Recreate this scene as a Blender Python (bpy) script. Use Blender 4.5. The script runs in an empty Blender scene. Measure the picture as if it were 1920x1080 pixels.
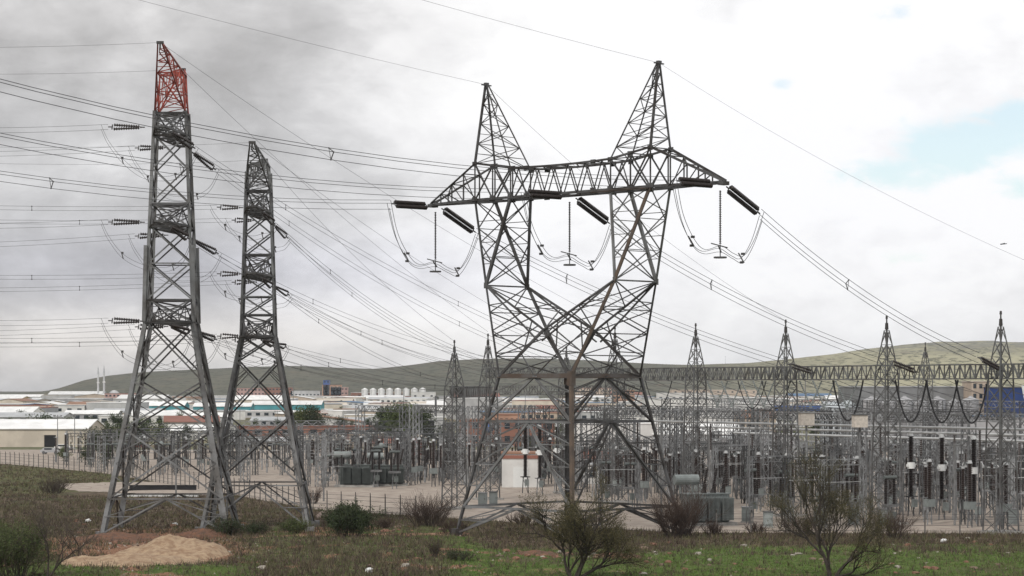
import bpy, math, random
from mathutils import Vector, Matrix
random.seed(7)
R = math.radians
SC = bpy.context.scene
COL = SC.collection
F = 4500.0; HZ = 725.0; ZC = 14.7          # focal length in photo pixels, horizon row, eye height (m)

# ---------------------------------------------------------------- camera
cd = bpy.data.cameras.new("camera"); cam = bpy.data.objects.new("camera", cd); COL.objects.link(cam)
cam.location = (0, 0, ZC); cam.rotation_euler = (R(90), 0, 0)
cd.sensor_width = 36; cd.lens = 36*F/1920; cd.shift_y = (HZ-540)/1920
cd.clip_start = 1; cd.clip_end = 30000
SC.camera = cam
SC.view_settings.view_transform = 'Standard'; SC.view_settings.look = 'None'
SC.view_settings.exposure = 0.0; SC.view_settings.gamma = 1

# ---------------------------------------------------------------- node helpers
class NT:
    def __init__(s, t): s.t = t; s.n = t.nodes; s.l = t.links
    def add(s, ty, **kw):
        n = s.n.new(ty)
        for k, v in kw.items():
            if k.startswith('i_'):
                key = k[2:]
                key = int(key) if key.isdigit() else key.replace('_', ' ')
                s.put(n.inputs[key], v)
            else: setattr(n, k, v)
        return n
    def put(s, sock, v):
        if isinstance(v, bpy.types.NodeSocket): s.l.new(v, sock)
        else:
            if sock.type == 'RGBA' and len(v) == 3: v = (*v, 1)
            sock.default_value = v
    def m(s, op, a, b=0.0, c=0.0):
        n = s.n.new('ShaderNodeMath'); n.operation = op
        s.put(n.inputs[0], a); s.put(n.inputs[1], b); s.put(n.inputs[2], c); return n.outputs[0]
    def mix(s, f, a, b):
        n = s.n.new('ShaderNodeMix'); n.data_type = 'RGBA'
        s.put(n.inputs[0], f); s.put(n.inputs[6], a); s.put(n.inputs[7], b); return n.outputs[2]
    def noise(s, vec, scale, detail=4, rough=0.5, dist=0.0):
        n = s.n.new('ShaderNodeTexNoise')
        if vec is not None: s.l.new(vec, n.inputs['Vector'])
        n.inputs['Scale'].default_value = scale; n.inputs['Detail'].default_value = detail
        n.inputs['Roughness'].default_value = rough; n.inputs['Distortion'].default_value = dist
        return n.outputs['Fac']
    def sstep(s, x, a, b):
        n = s.n.new('ShaderNodeMapRange'); n.interpolation_type = 'SMOOTHSTEP'
        s.put(n.inputs[0], x); n.inputs[1].default_value = a; n.inputs[2].default_value = b; return n.outputs[0]
    def mapv(s, vec, sc):
        n = s.n.new('ShaderNodeMapping'); s.l.new(vec, n.inputs['Vector']); n.inputs['Scale'].default_value = sc; return n.outputs[0]

# ---------------------------------------------------------------- world: overcast with openings to the clear sky
SUN_EL, SUN_AZ = R(46), R(-148)
w = bpy.data.worlds.new("World"); SC.world = w; w.use_nodes = True
t = NT(w.node_tree); t.n.clear()
sky = t.add('ShaderNodeTexSky', sky_type='NISHITA', sun_disc=False, sun_elevation=SUN_EL, sun_rotation=SUN_AZ)
tc = t.add('ShaderNodeTexCoord'); D = tc.outputs['Generated']
sx = t.add('ShaderNodeSeparateXYZ'); t.l.new(D, sx.inputs[0]); X, Y, Z = sx.outputs
def blob(cx, cz, rx, rz):
    dx = t.m('DIVIDE', t.m('SUBTRACT', X, cx), rx); dz = t.m('DIVIDE', t.m('SUBTRACT', Z, cz), rz)
    return t.m('EXPONENT', t.m('MULTIPLY', t.m('ADD', t.m('MULTIPLY', dx, dx), t.m('MULTIPLY', dz, dz)), -1.0))
def pb(px, py, rx, ry): return blob((px-960)/F, (HZ-py)/F, rx/F, ry/F)
Dm = t.mapv(D, (1, 1, 1.9))
n1 = t.noise(Dm, 16, 9, 0.56, 0.25)          # cloud bodies
n2 = t.noise(Dm, 46, 9, 0.62, 0.2)            # cloud edges
n3 = t.noise(t.mapv(D, (1, 1, 3.2)), 6, 4, 0.5)
lvl = t.m('ADD', t.m('MULTIPLY', t.sstep(X, -0.15, 0.05), 0.56), 0.37)
lvl = t.m('ADD', lvl, t.m('MULTIPLY', t.m('SUBTRACT', n1, 0.5), 0.95))
lvl = t.m('ADD', lvl, t.m('MULTIPLY', t.m('SUBTRACT', n2, 0.5), 0.46))
lvl = t.m('ADD', lvl, t.m('MULTIPLY', t.m('SUBTRACT', n3, 0.5), 0.35))
for (px, py, rx, ry, k) in ((150, 640, 520, 75, .34), (40, 370, 260, 90, .16), (60, 20, 420, 90, .12), (1000, 120, 260, 200, .22),
                            (300, 520, 500, 55, -.12), (520, 200, 280, 120, -.06), (780, 590, 240, 60, .24), (1500, 150, 420, 160, .16), (1750, 170, 200, 60, -.16),
                            (1330, 560, 260, 90, -.10), (1600, 400, 500, 120, .12), (1000, 420, 200, 120, .08)):
    lvl = t.m('ADD', lvl, t.m('MULTIPLY', pb(px, py, rx, ry), k))
lvlc = t.add('ShaderNodeClamp'); t.put(lvlc.inputs[0], lvl)
cr = t.add('ShaderNodeValToRGB'); t.l.new(lvlc.outputs[0], cr.inputs[0])
e = cr.color_ramp.elements
e[0].position = 0.0; e[0].color = (3.9, 3.85, 3.85, 1)
e[1].position = 1.0; e[1].color = (10.3, 10.3, 10.35, 1)
for p, c in ((0.25, (4.9, 4.88, 4.95, 1)), (0.5, (6.6, 6.58, 6.68, 1)), (0.75, (8.9, 8.88, 8.98, 1))):
    q = cr.color_ramp.elements.new(p); q.color = c
hue = t.add('ShaderNodeMix', data_type='RGBA', blend_type='MULTIPLY')
hue.inputs[0].default_value = 1.0
t.l.new(cr.outputs[0], hue.inputs[6])
warm = t.m('MAXIMUM', pb(150, 655, 700, 75), t.m('MULTIPLY', pb(200, 40, 600, 160), 0.25))
cool = t.m('MAXIMUM', t.m('MULTIPLY', pb(400, 510, 700, 80), 1.0), t.m('MULTIPLY', pb(1600, 300, 500, 260), 0.35))
hc = t.mix(cool, (1, 1, 1), (0.985, 0.99, 1.045)); hc = t.mix(warm, hc, (1.03, 0.985, 0.93))
t.put(hue.inputs[7], hc)
hole = t.m('ADD', t.m('MULTIPLY', t.m('SUBTRACT', n2, 0.5), 2.6), t.m('MULTIPLY', t.m('SUBTRACT', n1, 0.5), 1.6))
hs = 0.0
for (px, py, rx, ry, k) in ((1775, 275, 120, 55, 1.15), (1650, 330, 110, 40, .75), (1880, 225, 60, 45, .7), (1665, 45, 50, 35, .5), (1462, 165, 30, 16, .7),
                            (1890, 370, 70, 40, .45), (1690, 480, 60, 40, .5), (1560, 20, 90, 30, .1)):
    hs = t.m('ADD', hs, t.m('MULTIPLY', pb(px, py, rx, ry), k))
hole = t.sstep(t.m('ADD', t.m('MULTIPLY', hole, 0.55), hs), 0.35, 0.95)
skyc = t.add('ShaderNodeMix', data_type='RGBA', blend_type='MULTIPLY'); skyc.inputs[0].default_value = 1
t.l.new(sky.outputs[0], skyc.inputs[6]); skyc.inputs[7].default_value = (1.45, 1.5, 1.45, 1)
veil = t.mix(0.35, skyc.outputs[2], (8.6, 9.3, 9.8))
final = t.mix(t.m('MULTIPLY', hole, 0.85), hue.outputs[2], veil)
bg = t.add('ShaderNodeBackground'); t.put(bg.inputs[0], final); bg.inputs[1].default_value = 0.1
ow = t.add('ShaderNodeOutputWorld'); t.l.new(bg.outputs[0], ow.inputs[0])
w.cycles.sampling_method = 'MANUAL'; w.cycles.sample_map_resolution = 512

ld = bpy.data.lights.new("sun", 'SUN'); ld.energy = 2.3; ld.angle = R(8); ld.color = (1, .96, .9)
sun = bpy.data.objects.new("sun", ld); COL.objects.link(sun)
sun_dir = Vector((math.sin(SUN_AZ)*math.cos(SUN_EL), math.cos(SUN_AZ)*math.cos(SUN_EL), math.sin(SUN_EL)))
sun.rotation_euler = sun_dir.to_track_quat('Z', 'Y').to_euler()

# ---------------------------------------------------------------- materials
MATS = {}
def mat(name, col, rough=0.7, metal=0.0, var=0.25, scale=3.0, col2=None, spec=0.3, bump=0.0, ov=None):
    if name in MATS: return MATS[name]
    m = bpy.data.materials.new(name); m.use_nodes = True; t = NT(m.node_tree)
    b = t.n['Principled BSDF']; MATS[name] = m
    tc = t.add('ShaderNodeTexCoord'); P = tc.outputs['Object']
    n = t.noise(P, scale, 6, 0.6)
    f = t.sstep(n, 0.35, 0.65)
    c2 = col2 if col2 else tuple(c*(1-var) for c in col)
    oi = t.add('ShaderNodeObjectInfo')
    c = t.mix(f, col, c2)
    if not col2 or ov:
        ov = ov or (.9, 1.1); hv = t.add('ShaderNodeHueSaturation'); t.put(hv.inputs['Color'], c)
        t.put(hv.inputs['Value'], t.m('ADD', t.m('MULTIPLY', oi.outputs['Random'], ov[1]-ov[0]), ov[0])); c = hv.outputs[0]
    t.put(b.inputs['Base Color'], c); b.inputs['Roughness'].default_value = rough
    b.inputs['Metallic'].default_value = metal; b.inputs['Specular IOR Level'].default_value = spec
    if bump:
        bp = t.add('ShaderNodeBump'); t.put(bp.inputs['Height'], n); bp.inputs['Strength'].default_value = bump
        t.l.new(bp.outputs[0], b.inputs['Normal'])
    return m
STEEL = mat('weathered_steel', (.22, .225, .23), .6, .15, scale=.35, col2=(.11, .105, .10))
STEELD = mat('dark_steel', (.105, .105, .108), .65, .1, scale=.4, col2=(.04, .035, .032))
RUST = mat('rusty_steel', (.125, .092, .070), .8, 0, scale=.8, col2=(.085, .068, .058))
RUSTM = mat('half_rusted_steel', (.12, .11, .105), .7, .1, scale=.45, col2=(.095, .068, .052))
GALV = mat('galvanised_steel', (.20, .205, .21), .6, .1, scale=.9, col2=(.09, .09, .09), ov=(.35, 1.9))
GALVD = mat('grey_lattice_steel', (.15, .155, .155), .6, .1, scale=.6, col2=(.085, .08, .078))
REDP = mat('red_paint', (.34, .062, .042), .6, 0, scale=1.2, col2=(.20, .05, .04))
PORC = mat('dark_porcelain', (.028, .02, .018), .35, 0, .3, 4, spec=.5)
PORCB = mat('brown_porcelain', (.036, .022, .018), .35, 0, .3, 4, spec=.5)
WIRE = mat('aluminium_wire', (.10, .10, .105), .6, .3, .2, 2)
WIREB = mat('black_cable', (.02, .02, .022), .6, 0, .2, 2)
WIREG = mat('pale_bus_tube', (.55, .56, .56), .4, .2, .2, .5)
TGREY = mat('transformer_paint', (.24, .265, .26), .55, 0, .25, 1.2)
TDARK = mat('dark_green_paint', (.12, .135, .13), .6, 0, .3, 1.0)
CONC = mat('concrete', (.36, .35, .33), .9, 0, .3, 1.5, bump=.2)
WHITE = mat('white_paint', (.74, .75, .74), .6, 0, .12, .3)

# ---------------------------------------------------------------- mesh helpers
class MB:
    def __init__(s): s.v = []; s.f = []; s.mi = []; s.cur = 0
    def _add(s, vs, fs):
        o = len(s.v); s.v += [tuple(v) for v in vs]; s.f += [tuple(i+o for i in f) for f in fs]; s.mi += [s.cur]*len(fs)
    def frame(s, d):
        d = d.normalized(); up = Vector((0, 0, 1)) if abs(d.z) < .95 else Vector((0, 1, 0))
        a = d.cross(up).normalized(); b = a.cross(d).normalized(); return d, a, b
    def bar(s, p, q, w, h=None):
        p, q = Vector(p), Vector(q); h = h or w
        if (q-p).length < 1e-5: return
        d, a, b = s.frame(q-p); a = a*w*.5; b = b*h*.5
        vs = [p-a-b, p+a-b, p+a+b, p-a+b, q-a-b, q+a-b, q+a+b, q-a+b]
        s._add(vs, [(3, 2, 1, 0), (4, 5, 6, 7), (0, 1, 5, 4), (1, 2, 6, 5), (2, 3, 7, 6), (3, 0, 4, 7)])
    def ang(s, p, q, w, t=.16, fa=1, fb=1):          # steel angle (L section)
        p, q = Vector(p), Vector(q)
        if (q-p).length < 1e-5: return
        d, a, b = s.frame(q-p); a = a*fa; b = b*fb; tt = w*t
        pr = [(0, 0), (w, 0), (w, tt), (tt, tt), (tt, w), (0, w)]
        pr = [(x-w*.3, y-w*.3) for x, y in pr]
        vs = [p+a*x+b*y for x, y in pr]+[q+a*x+b*y for x, y in pr]
        s._add(vs, [(5, 4, 3, 2, 1, 0), (6, 7, 8, 9, 10, 11)]+[(i, (i+1) % 6, (i+1) % 6+6, i+6) for i in range(6)])
    def box(s, c, sz, rz=0):
        cx, cy, cz = c; x, y, z = sz[0]/2, sz[1]/2, sz[2]/2; co, si = math.cos(rz), math.sin(rz)
        vs = [(cx+i*x*co-j*y*si, cy+i*x*si+j*y*co, cz+k*z) for k in (-1, 1) for i, j in ((-1, -1), (1, -1), (1, 1), (-1, 1))]
        s._add(vs, [(3, 2, 1, 0), (4, 5, 6, 7), (0, 1, 5, 4), (1, 2, 6, 5), (2, 3, 7, 6), (3, 0, 4, 7)])
    def cyl(s, p, q, r, r2=None, n=8):
        p, q = Vector(p), Vector(q); r2 = r if r2 is None else r2
        d, a, b = s.frame(q-p)
        cs = [(math.cos(2*math.pi*i/n), math.sin(2*math.pi*i/n)) for i in range(n)]
        vs = [p+a*c*r+b*k*r for c, k in cs]+[q+a*c*r2+b*k*r2 for c, k in cs]
        s._add(vs, [tuple(range(n))[::-1], tuple(range(n, 2*n))]+[(i, (i+1) % n, (i+1) % n+n, i+n) for i in range(n)])
    def tube(s, pts, r, n=4, r2=None):
        pts = [Vector(p) for p in pts]; N = len(pts); vs = []; r2 = r if r2 is None else r2
        for i, p in enumerate(pts):
            d = pts[min(i+1, N-1)]-pts[max(i-1, 0)]; _, a, b = s.frame(d); rr = r+(r2-r)*i/(N-1)
            vs += [p+a*rr*math.cos(2*math.pi*k/n+.78)+b*rr*math.sin(2*math.pi*k/n+.78) for k in range(n)]
        fs = [(i*n+k, i*n+(k+1) % n, (i+1)*n+(k+1) % n, (i+1)*n+k) for i in range(N-1) for k in range(n)]
        s._add(vs, fs+[tuple(range(n))[::-1], tuple(range((N-1)*n, N*n))])
    def discs(s, p, q, r, step=.16, n=8, core=.35):  # ribbed insulator
        p, q = Vector(p), Vector(q); L = (q-p).length; k = max(2, int(L/step)); d, a, b = s.frame(q-p)
        ring = []; 
        for i in range(k):
            ring += [(L*(i+.1)/k, r*core), (L*(i+.45)/k, r), (L*(i+.62)/k, r*.9), (L*(i+.75)/k, r*core)]
        vs = []
        for z, rr in ring:
            vs += [p+d*z+a*rr*math.cos(2*math.pi*j/n)+b*rr*math.sin(2*math.pi*j/n) for j in range(n)]
        N = len(ring)
        s._add(vs, [(i*n+j, i*n+(j+1) % n, (i+1)*n+(j+1) % n, (i+1)*n+j) for i in range(N-1) for j in range(n)]+[tuple(range(n))[::-1], tuple(range((N-1)*n, N*n))])
    def lathe(s, prof, c=(0, 0, 0), n=16):
        vs = [(c[0]+r*math.cos(2*math.pi*j/n), c[1]+r*math.sin(2*math.pi*j/n), c[2]+z) for r, z in prof for j in range(n)]; N = len(prof)
        s._add(vs, [(i*n+j, i*n+(j+1) % n, (i+1)*n+(j+1) % n, (i+1)*n+j) for i in range(N-1) for j in range(n)]+[tuple(range(n))[::-1], tuple(range((N-1)*n, N*n))])
    def sphere(s, c, r, n=8, m=6, sc=(1, 1, 1), jit=0):
        vs = []
        for i in range(1, m):
            th = math.pi*i/m
            for j in range(n):
                k = r*(1+random.uniform(-jit, jit)); ph = 2*math.pi*j/n
                vs.append((c[0]+k*sc[0]*math.sin(th)*math.cos(ph), c[1]+k*sc[1]*math.sin(th)*math.sin(ph), c[2]-k*sc[2]*math.cos(th)))
        b = len(vs); vs += [(c[0], c[1], c[2]-r*sc[2]), (c[0], c[1], c[2]+r*sc[2])]
        fs = [(i*n+j, i*n+(j+1) % n, (i+1)*n+(j+1) % n, (i+1)*n+j) for i in range(m-2) for j in range(n)]
        fs += [((j+1) % n, j, b) for j in range(n)]+[((m-2)*n+j, (m-2)*n+(j+1) % n, b+1) for j in range(n)]
        s._add(vs, fs)
    def mesh(s, name, mats):
        me = bpy.data.meshes.new(name); me.from_pydata(s.v, [], s.f)
        for m in (mats if isinstance(mats, (list, tuple)) else [mats]): me.materials.append(m)
        if any(s.mi): me.polygons.foreach_set('material_index', s.mi)
        me.update(); return me
    def obj(s, name, mats, parent=None, loc=None, smooth=False):
        me = s.mesh(name, mats)
        if smooth: me.polygons.foreach_set('use_smooth', [True]*len(me.polygons))
        o = bpy.data.objects.new(name, me); COL.objects.link(o)
        if parent: o.parent = parent
        if loc: o.location = loc
        return o

def tag(o, label=None, cat=None, group=None, kind=None):
    if label: o['label'] = label
    if cat: o['category'] = cat
    if group: o['group'] = group
    if kind: o['kind'] = kind
    return o
def empty(name, loc=(0, 0, 0), rz=0, label=None, cat=None, group=None):
    o = bpy.data.objects.new(name, None); COL.objects.link(o); o.location = loc; o.rotation_euler = (0, 0, rz)
    o.empty_display_size = .3
    return tag(o, label, cat, group)
def copy_tree(o, parent=None):
    c = o.copy(); COL.objects.link(c)
    if parent: c.parent = parent
    for ch in list(o.children): copy_tree(ch, c)
    return c
def lerp(a, b, f): return Vector(a)*(1-f)+Vector(b)*f
def P(px, py, Y): return Vector(((px-960)/F*Y, Y, ZC+(HZ-py)*Y/F))
def depth(py): return F*ZC/(py-HZ)
def hsh(i, j): 
    v = math.sin(i*127.1+j*311.7)*43758.5453; return v-math.floor(v)
def vnoise(x, y):
    i, j = math.floor(x), math.floor(y); fx, fy = x-i, y-j; fx = fx*fx*(3-2*fx); fy = fy*fy*(3-2*fy)
    return (hsh(i, j)*(1-fx)+hsh(i+1, j)*fx)*(1-fy)+(hsh(i, j+1)*(1-fx)+hsh(i+1, j+1)*fx)*fy
def fbm(x, y, o=4):
    s = a = 0; k = 1
    for _ in range(o): s += vnoise(x, y)*k; a += k; k *= .5; x = x*2.03+7; y = y*2.03+3
    return s/a
def sst(a, b, x):
    f = min(1, max(0, (x-a)/(b-a))); return f*f*(3-2*f)
ORD = ['zero', 'first', 'second', 'third', 'fourth', 'fifth', 'sixth', 'seventh', 'eighth', 'ninth', 'tenth', 'eleventh', 'twelfth', 'thirteenth', 'fourteenth', 'fifteenth', 'sixteenth', 'seventeenth', 'eighteenth', 'nineteenth']
def ordw(n):
    if n < 20: return ORD[n]
    T = {2: 'twent', 3: 'thirt', 4: 'fort', 5: 'fift', 6: 'sixt', 7: 'sevent', 8: 'eight', 9: 'ninet'}
    if n < 100:
        a, b = divmod(n, 10); return T[a]+('ieth' if b == 0 else 'y-'+ORD[b])
    return 'hundred and '+(ordw(n-100) if n > 100 else 'zeroth')
REG = {}
def reg(o, desc, where): REG.setdefault((desc, where), []).append(o)

# ---------------------------------------------------------------- terrain
RIDGE = [(-1500, 744), (-300, 738), (60, 738), (100, 731), (130, 722), (160, 713), (200, 706), (250, 700), (300, 697), (400, 692), (480, 688), (560, 686), (640, 689), (700, 691), (760, 685),
         (820, 677), (900, 673), (1000, 672), (1100, 675), (1200, 681), (1300, 684), (1400, 681), (1480, 673), (1560, 664), (1640, 652), (1700, 645), (1750, 641), (1850, 640), (1920, 642), (2100, 638), (2600, 660), (3600, 700)]
def ridge(px):
    if px <= RIDGE[0][0]: return RIDGE[0][1]
    for (a, ya), (b, yb) in zip(RIDGE, RIDGE[1:]):
        if px <= b: return ya+(yb-ya)*(px-a)/(b-a)
    return RIDGE[-1][1]
YARD = [(-110, 478), (-96, 455), (-70, 409), (-44, 342), (-23.7, 287), (-2, 262), (17, 241), (95, 238), (170, 330), (170, 560), (-140, 560)]
def inyard(x, y, m=0):
    c = False; n = len(YARD)
    for i in range(n):
        (x1, y1), (x2, y2) = YARD[i], YARD[(i+1) % n]
        if (y1 > y) != (y2 > y) and x < (x2-x1)*(y-y1)/(y2-y1)+x1: c = not c
    return c
def ydist(x, y):     # distance to the yard's near edge
    d = 1e9
    for (x1, y1), (x2, y2) in zip(YARD[:8], YARD[1:8]):
        a = Vector((x1, y1)); b = Vector((x2, y2)); p = Vector((x, y)); ab = b-a
        f = min(1, max(0, (p-a).dot(ab)/ab.length_squared)); d = min(d, (p-(a+ab*f)).length)
    return d
def ground(x, y):
    z = 0.0
    if 60 < y < 480 and not inyard(x, y):
        z = (fbm(x/11+3, y/11, 3)-.5)*.7*min(1, ydist(x, y)/12)
    if y > 2500:
        px = 960+F*x/max(y, 500); H = (HZ-ridge(px))*3500/F+ZC
        f = sst(2500, 3500, y) if y < 3500 else 1-.8*sst(3500, 7000, y)
        z = max(0, H+(fbm(x/160, y/160, 4)-.5)*4*sst(10, 25, H)+(fbm(x/38, y/60, 3)-.5)*5*sst(1450, 1600, px))*f
    return z-.02
def cover(x, y):
    """green grass, brown brush, bare red soil weights"""
    px = 960+F*x/max(y, 1); py = HZ+F*ZC/max(y, 1)
    n = fbm(x/6, y/6+9, 4)
    g = br = so = 0
    if y < 560:
        lim = 1052-58*sst(430, 520, px)+30*sst(830, 960, px)+50*(n-.5)
        g = sst(lim-12, lim+18, py)*(1-.62*sst(430, 500, px)*(1-sst(800, 880, px))*sst(1004, 1016, py))
        br = (1-g)
        if px < 260 and 872 < py < 925: g = max(g, .35+.6*(n-.5)); br = .6
        so = sst(.63, .72, fbm(x/2.2+40, y/4, 4))*(.8-.35*sst(860, 960, px))*sst(985, 1030, py)
        m = math.exp(-((px-270)/190)**2-((py-1025)/32)**2); so = max(so, min(1, m*1.6*(n+.4)))
        if 985 < py < 1003 and 480 < px < 900: so = max(so, .8*sst(.4, .6, n))
    return g, br, so
def build_ground():
    ys = [-400, -200, 0, 60, 110, 140]; y = 150
    while y < 7000: ys.append(y); y += (1.0 if y < 300 else (2.5 if y < 480 else (12 if y < 1000 else (40 if y < 4000 else 400))))
    ts = []; tt = -1.0
    NX = 340
    for i in range(NX+1):
        u = -1+2*i/NX; ts.append(math.copysign(abs(u)**1.9, u))
    vs = []; cs = []
    for y in ys:
        W = 260+max(0, y)*1.1
        for tt in ts:
            x = tt*W; vs.append((x, y, ground(x, y)))
            cs.append(cover(x, y) if 150 <= y < 560 else (0.5 if y < 150 else 0, .3, .0))
    n = len(ts); fs = [(r*n+c, r*n+c+1, (r+1)*n+c+1, (r+1)*n+c) for r in range(len(ys)-1) for c in range(n-1)]
    me = bpy.data.meshes.new('ground'); me.from_pydata(vs, [], fs)
    at = me.color_attributes.new('cover', 'FLOAT_COLOR', 'POINT')
    at.data.foreach_set('color', [q for c in cs for q in (*c, 1.0)])
    me.polygons.foreach_set('use_smooth', [True]*len(me.polygons))
    m = bpy.data.materials.new('ground_cover'); m.use_nodes = True; t = NT(m.node_tree); b = t.n['Principled BSDF']
    g = t.add('ShaderNodeNewGeometry'); Pn = g.outputs['Position']
    av = t.add('ShaderNodeAttribute', attribute_name='cover'); sp = t.add('ShaderNodeSeparateColor'); t.l.new(av.outputs['Color'], sp.inputs[0])
    na = t.noise(Pn, .9, 8, .65); nb = t.noise(Pn, .12, 5, .55); nc = t.noise(Pn, 3.5, 6, .7); nf = t.noise(t.mapv(Pn, (1, 1, 3)), .006, 6, .6); nf2 = t.noise(Pn, .03, 6, .65)
    green = t.mix(t.sstep(na, .35, .65), (.055, .092, .020), (.11, .14, .042)); green = t.mix(t.sstep(nb, .5, .68), green, (.085, .078, .042))
    brown = t.mix(t.sstep(na, .35, .62), (.062, .047, .037), (.14, .108, .076)); brown = t.mix(t.sstep(nb, .5, .66), brown, (.062, .066, .032))
    soil = t.mix(t.sstep(nc, .35, .65), (.15, .07, .042), (.28, .17, .11))
    far = t.mix(t.sstep(nf, .38, .62), (.115, .125, .075), (.185, .165, .105)); far = t.mix(t.sstep(nf2, .5, .66), far, (.15, .12, .09))
    sy = t.add('ShaderNodeSeparateXYZ'); t.l.new(Pn, sy.inputs[0])
    hl = t.mix(t.sstep(sy.outputs[0], 150, 520), (.105, .105, .083), (.36, .34, .23)); hl = t.mix(t.m('MULTIPLY', t.sstep(nf, .45, .62), .35), hl, (.15, .14, .10))  # right hill is yellower, and paler with sunlight put into its colour
    nd = t.noise(t.mapv(Pn, (1, .5, 1)), .09, 5, .7); hl = t.mix(t.m('MULTIPLY', t.sstep(nd, .50, .60), .8), hl, (.05, .055, .038)); hl = t.mix(t.m('MULTIPLY', t.sstep(nf2, .55, .68), .4), hl, (.20, .15, .11))
    rock = t.m('MULTIPLY', t.sstep(sy.outputs[2], 48, 78), t.sstep(sy.outputs[0], 350, 600)); hl = t.mix(t.m('MULTIPLY', rock, t.sstep(nf2, .35, .6)), hl, (.17, .17, .155))
    c = t.mix(sp.outputs[0], brown, green); c = t.mix(t.sstep(t.m('ADD', sp.outputs[2], t.m('MULTIPLY', t.m('SUBTRACT', nc, .5), .9)), .35, .6), c, soil)
    c = t.mix(t.sstep(sy.outputs[1], 500, 560), c, far); c = t.mix(t.sstep(sy.outputs[1], 2300, 2700), c, hl)
    t.put(b.inputs['Base Color'], c); b.inputs['Roughness'].default_value = .95; b.inputs['Specular IOR Level'].default_value = .1
    bp = t.add('ShaderNodeBump'); t.put(bp.inputs['Height'], t.m('ADD', na, nc)); bp.inputs['Strength'].default_value = .5; bp.inputs['Distance'].default_value = .25
    t.l.new(bp.outputs[0], b.inputs['Normal'])
    me.materials.append(m); o = bpy.data.objects.new('ground', me); COL.objects.link(o); tag(o, 'grassy brown ground running out to low hills', kind='structure')
build_ground()
def sheet(name, poly, z, m, label):
    b = MB(); b._add([(x, y, z) for x, y in poly], [tuple(range(len(poly)))[::-1] if False else tuple(range(len(poly)))])
    return tag(b.obj(name, m), label, kind='structure')
GRAV = mat('pale_gravel', (.36, .31, .26), .95, 0, scale=.5, col2=(.25, .205, .175), bump=.3)
t = NT(GRAV.node_tree)
def strip(name, pts, m, label, lift=.03):
    b = MB(); n = 90; k = 14
    for i in range(n+1):
        f = i/n; px = pts[0][0]+(pts[-1][0]-pts[0][0])*f
        for (a, b0, b1), (c, d0, d1) in zip(pts, pts[1:]):
            if a <= px <= c+1e-6: g = (px-a)/(c-a); lo, hi = b0+(d0-b0)*g, b1+(d1-b1)*g
        lo += (fbm(px/14, 1, 3)-.5)*4; hi += (fbm(px/14, 9, 3)-.5)*4
        for j in range(k+1):
            py = lo+(hi-lo)*j/k; Y = depth(py); x = (px-960)/F*Y; b.v.append((x, Y, ground(x, Y)+lift))
    b.f = [(i*(k+1)+j, i*(k+1)+j+1, (i+1)*(k+1)+j+1, (i+1)*(k+1)+j) for i in range(n) for j in range(k)]; b.mi = [0]*len(b.f)
    return tag(b.obj(name, m), label, kind='structure')
sheet('gravel_yard', YARD, .02, GRAV, 'pale gravel surface of the substation yard')
strip('gravel_track', [(110, 908, 914), (180, 905, 924), (300, 902, 930), (395, 898, 930)], GRAV, 'pale gravel track running behind the left tower legs')
strip('dirt_track', [(430, 1008, 1011), (520, 1003, 1009), (620, 1000, 1004), (760, 999, 1002), (880, 998, 1000)], mat('red_track', (.20, .10, .06), .95, 0, scale=1.5, col2=(.32, .2, .13)), 'narrow red dirt track across the grass')
# ---------------------------------------------------------------- the large single-circuit pylon
def zigzag(mb, a0, a1, b0, b1, n, w, start=0, horiz=True, wh=None):
    for i in range(n):
        p, q = lerp(a0, a1, i/n), lerp(a0, a1, (i+1)/n); r, s = lerp(b0, b1, i/n), lerp(b0, b1, (i+1)/n)
        if (i+start) % 2 == 0: mb.bar(p, s, w)
        else: mb.bar(r, q, w)
        if horiz and i: mb.bar(p, r, wh or w*.8)
def xpanels(mb, a0, a1, b0, b1, n, w, horiz=True):
    for i in range(n):
        p, q = lerp(a0, a1, i/n), lerp(a0, a1, (i+1)/n); r, s = lerp(b0, b1, i/n), lerp(b0, b1, (i+1)/n)
        mb.bar(p, s, w); mb.bar(r, q, w)
        if horiz and i: mb.bar(p, r, w*.8)
def redund(mb, leg0, leg1, dg0, dg1, n, w):
    """secondary members between a leg (leg0->leg1) and a diagonal (dg0->dg1) that meet at index 1"""
    for i in range(n):
        a = lerp(leg0, leg1, i/n); b = lerp(dg0, dg1, i/n); a2 = lerp(leg0, leg1, (i+1)/n)
        if i: mb.bar(a, b, w)
        if i < n-1 or n == 1: mb.bar(a2, b, w)
def kface(mb, t1, t2, b1, b2, w, wr, n=3):
    m = lerp(t1, t2, .5); mb.ang(m, b1, w); mb.ang(m, b2, w)
    redund(mb, t1, b1, m, b1, n, wr); redund(mb, t2, b2, m, b2, n, wr)
SPAC = []
def string_pair(name, a, b, r, parent, sep, m, step=.17, fit=.5, conv=1.0):
    """twin tension insulator strings from a to b with yoke plates"""
    a, b = Vector(a), Vector(b); d = (b-a).normalized(); up = Vector((0, 0, 1)); s = d.cross(up).normalized()
    off = up*sep*.5+s*sep*.35
    mb = MB()
    for k in (-1, 1): mb.discs(a+d*fit+off*k*conv, b-d*fit+off*k, r, step, 10, .5)
    o = mb.obj(name, m, parent)
    for p, e_, cv in ((a+d*fit*.8, a, conv), (b-d*fit*.8, b, 1)):
        y = MB(); y.bar(e_, p, .1); y.bar(p-off*1.15*cv, p+off*1.15*cv, .12, .05); y.obj('yoke_plate', STEELD, o)
    return o
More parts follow.
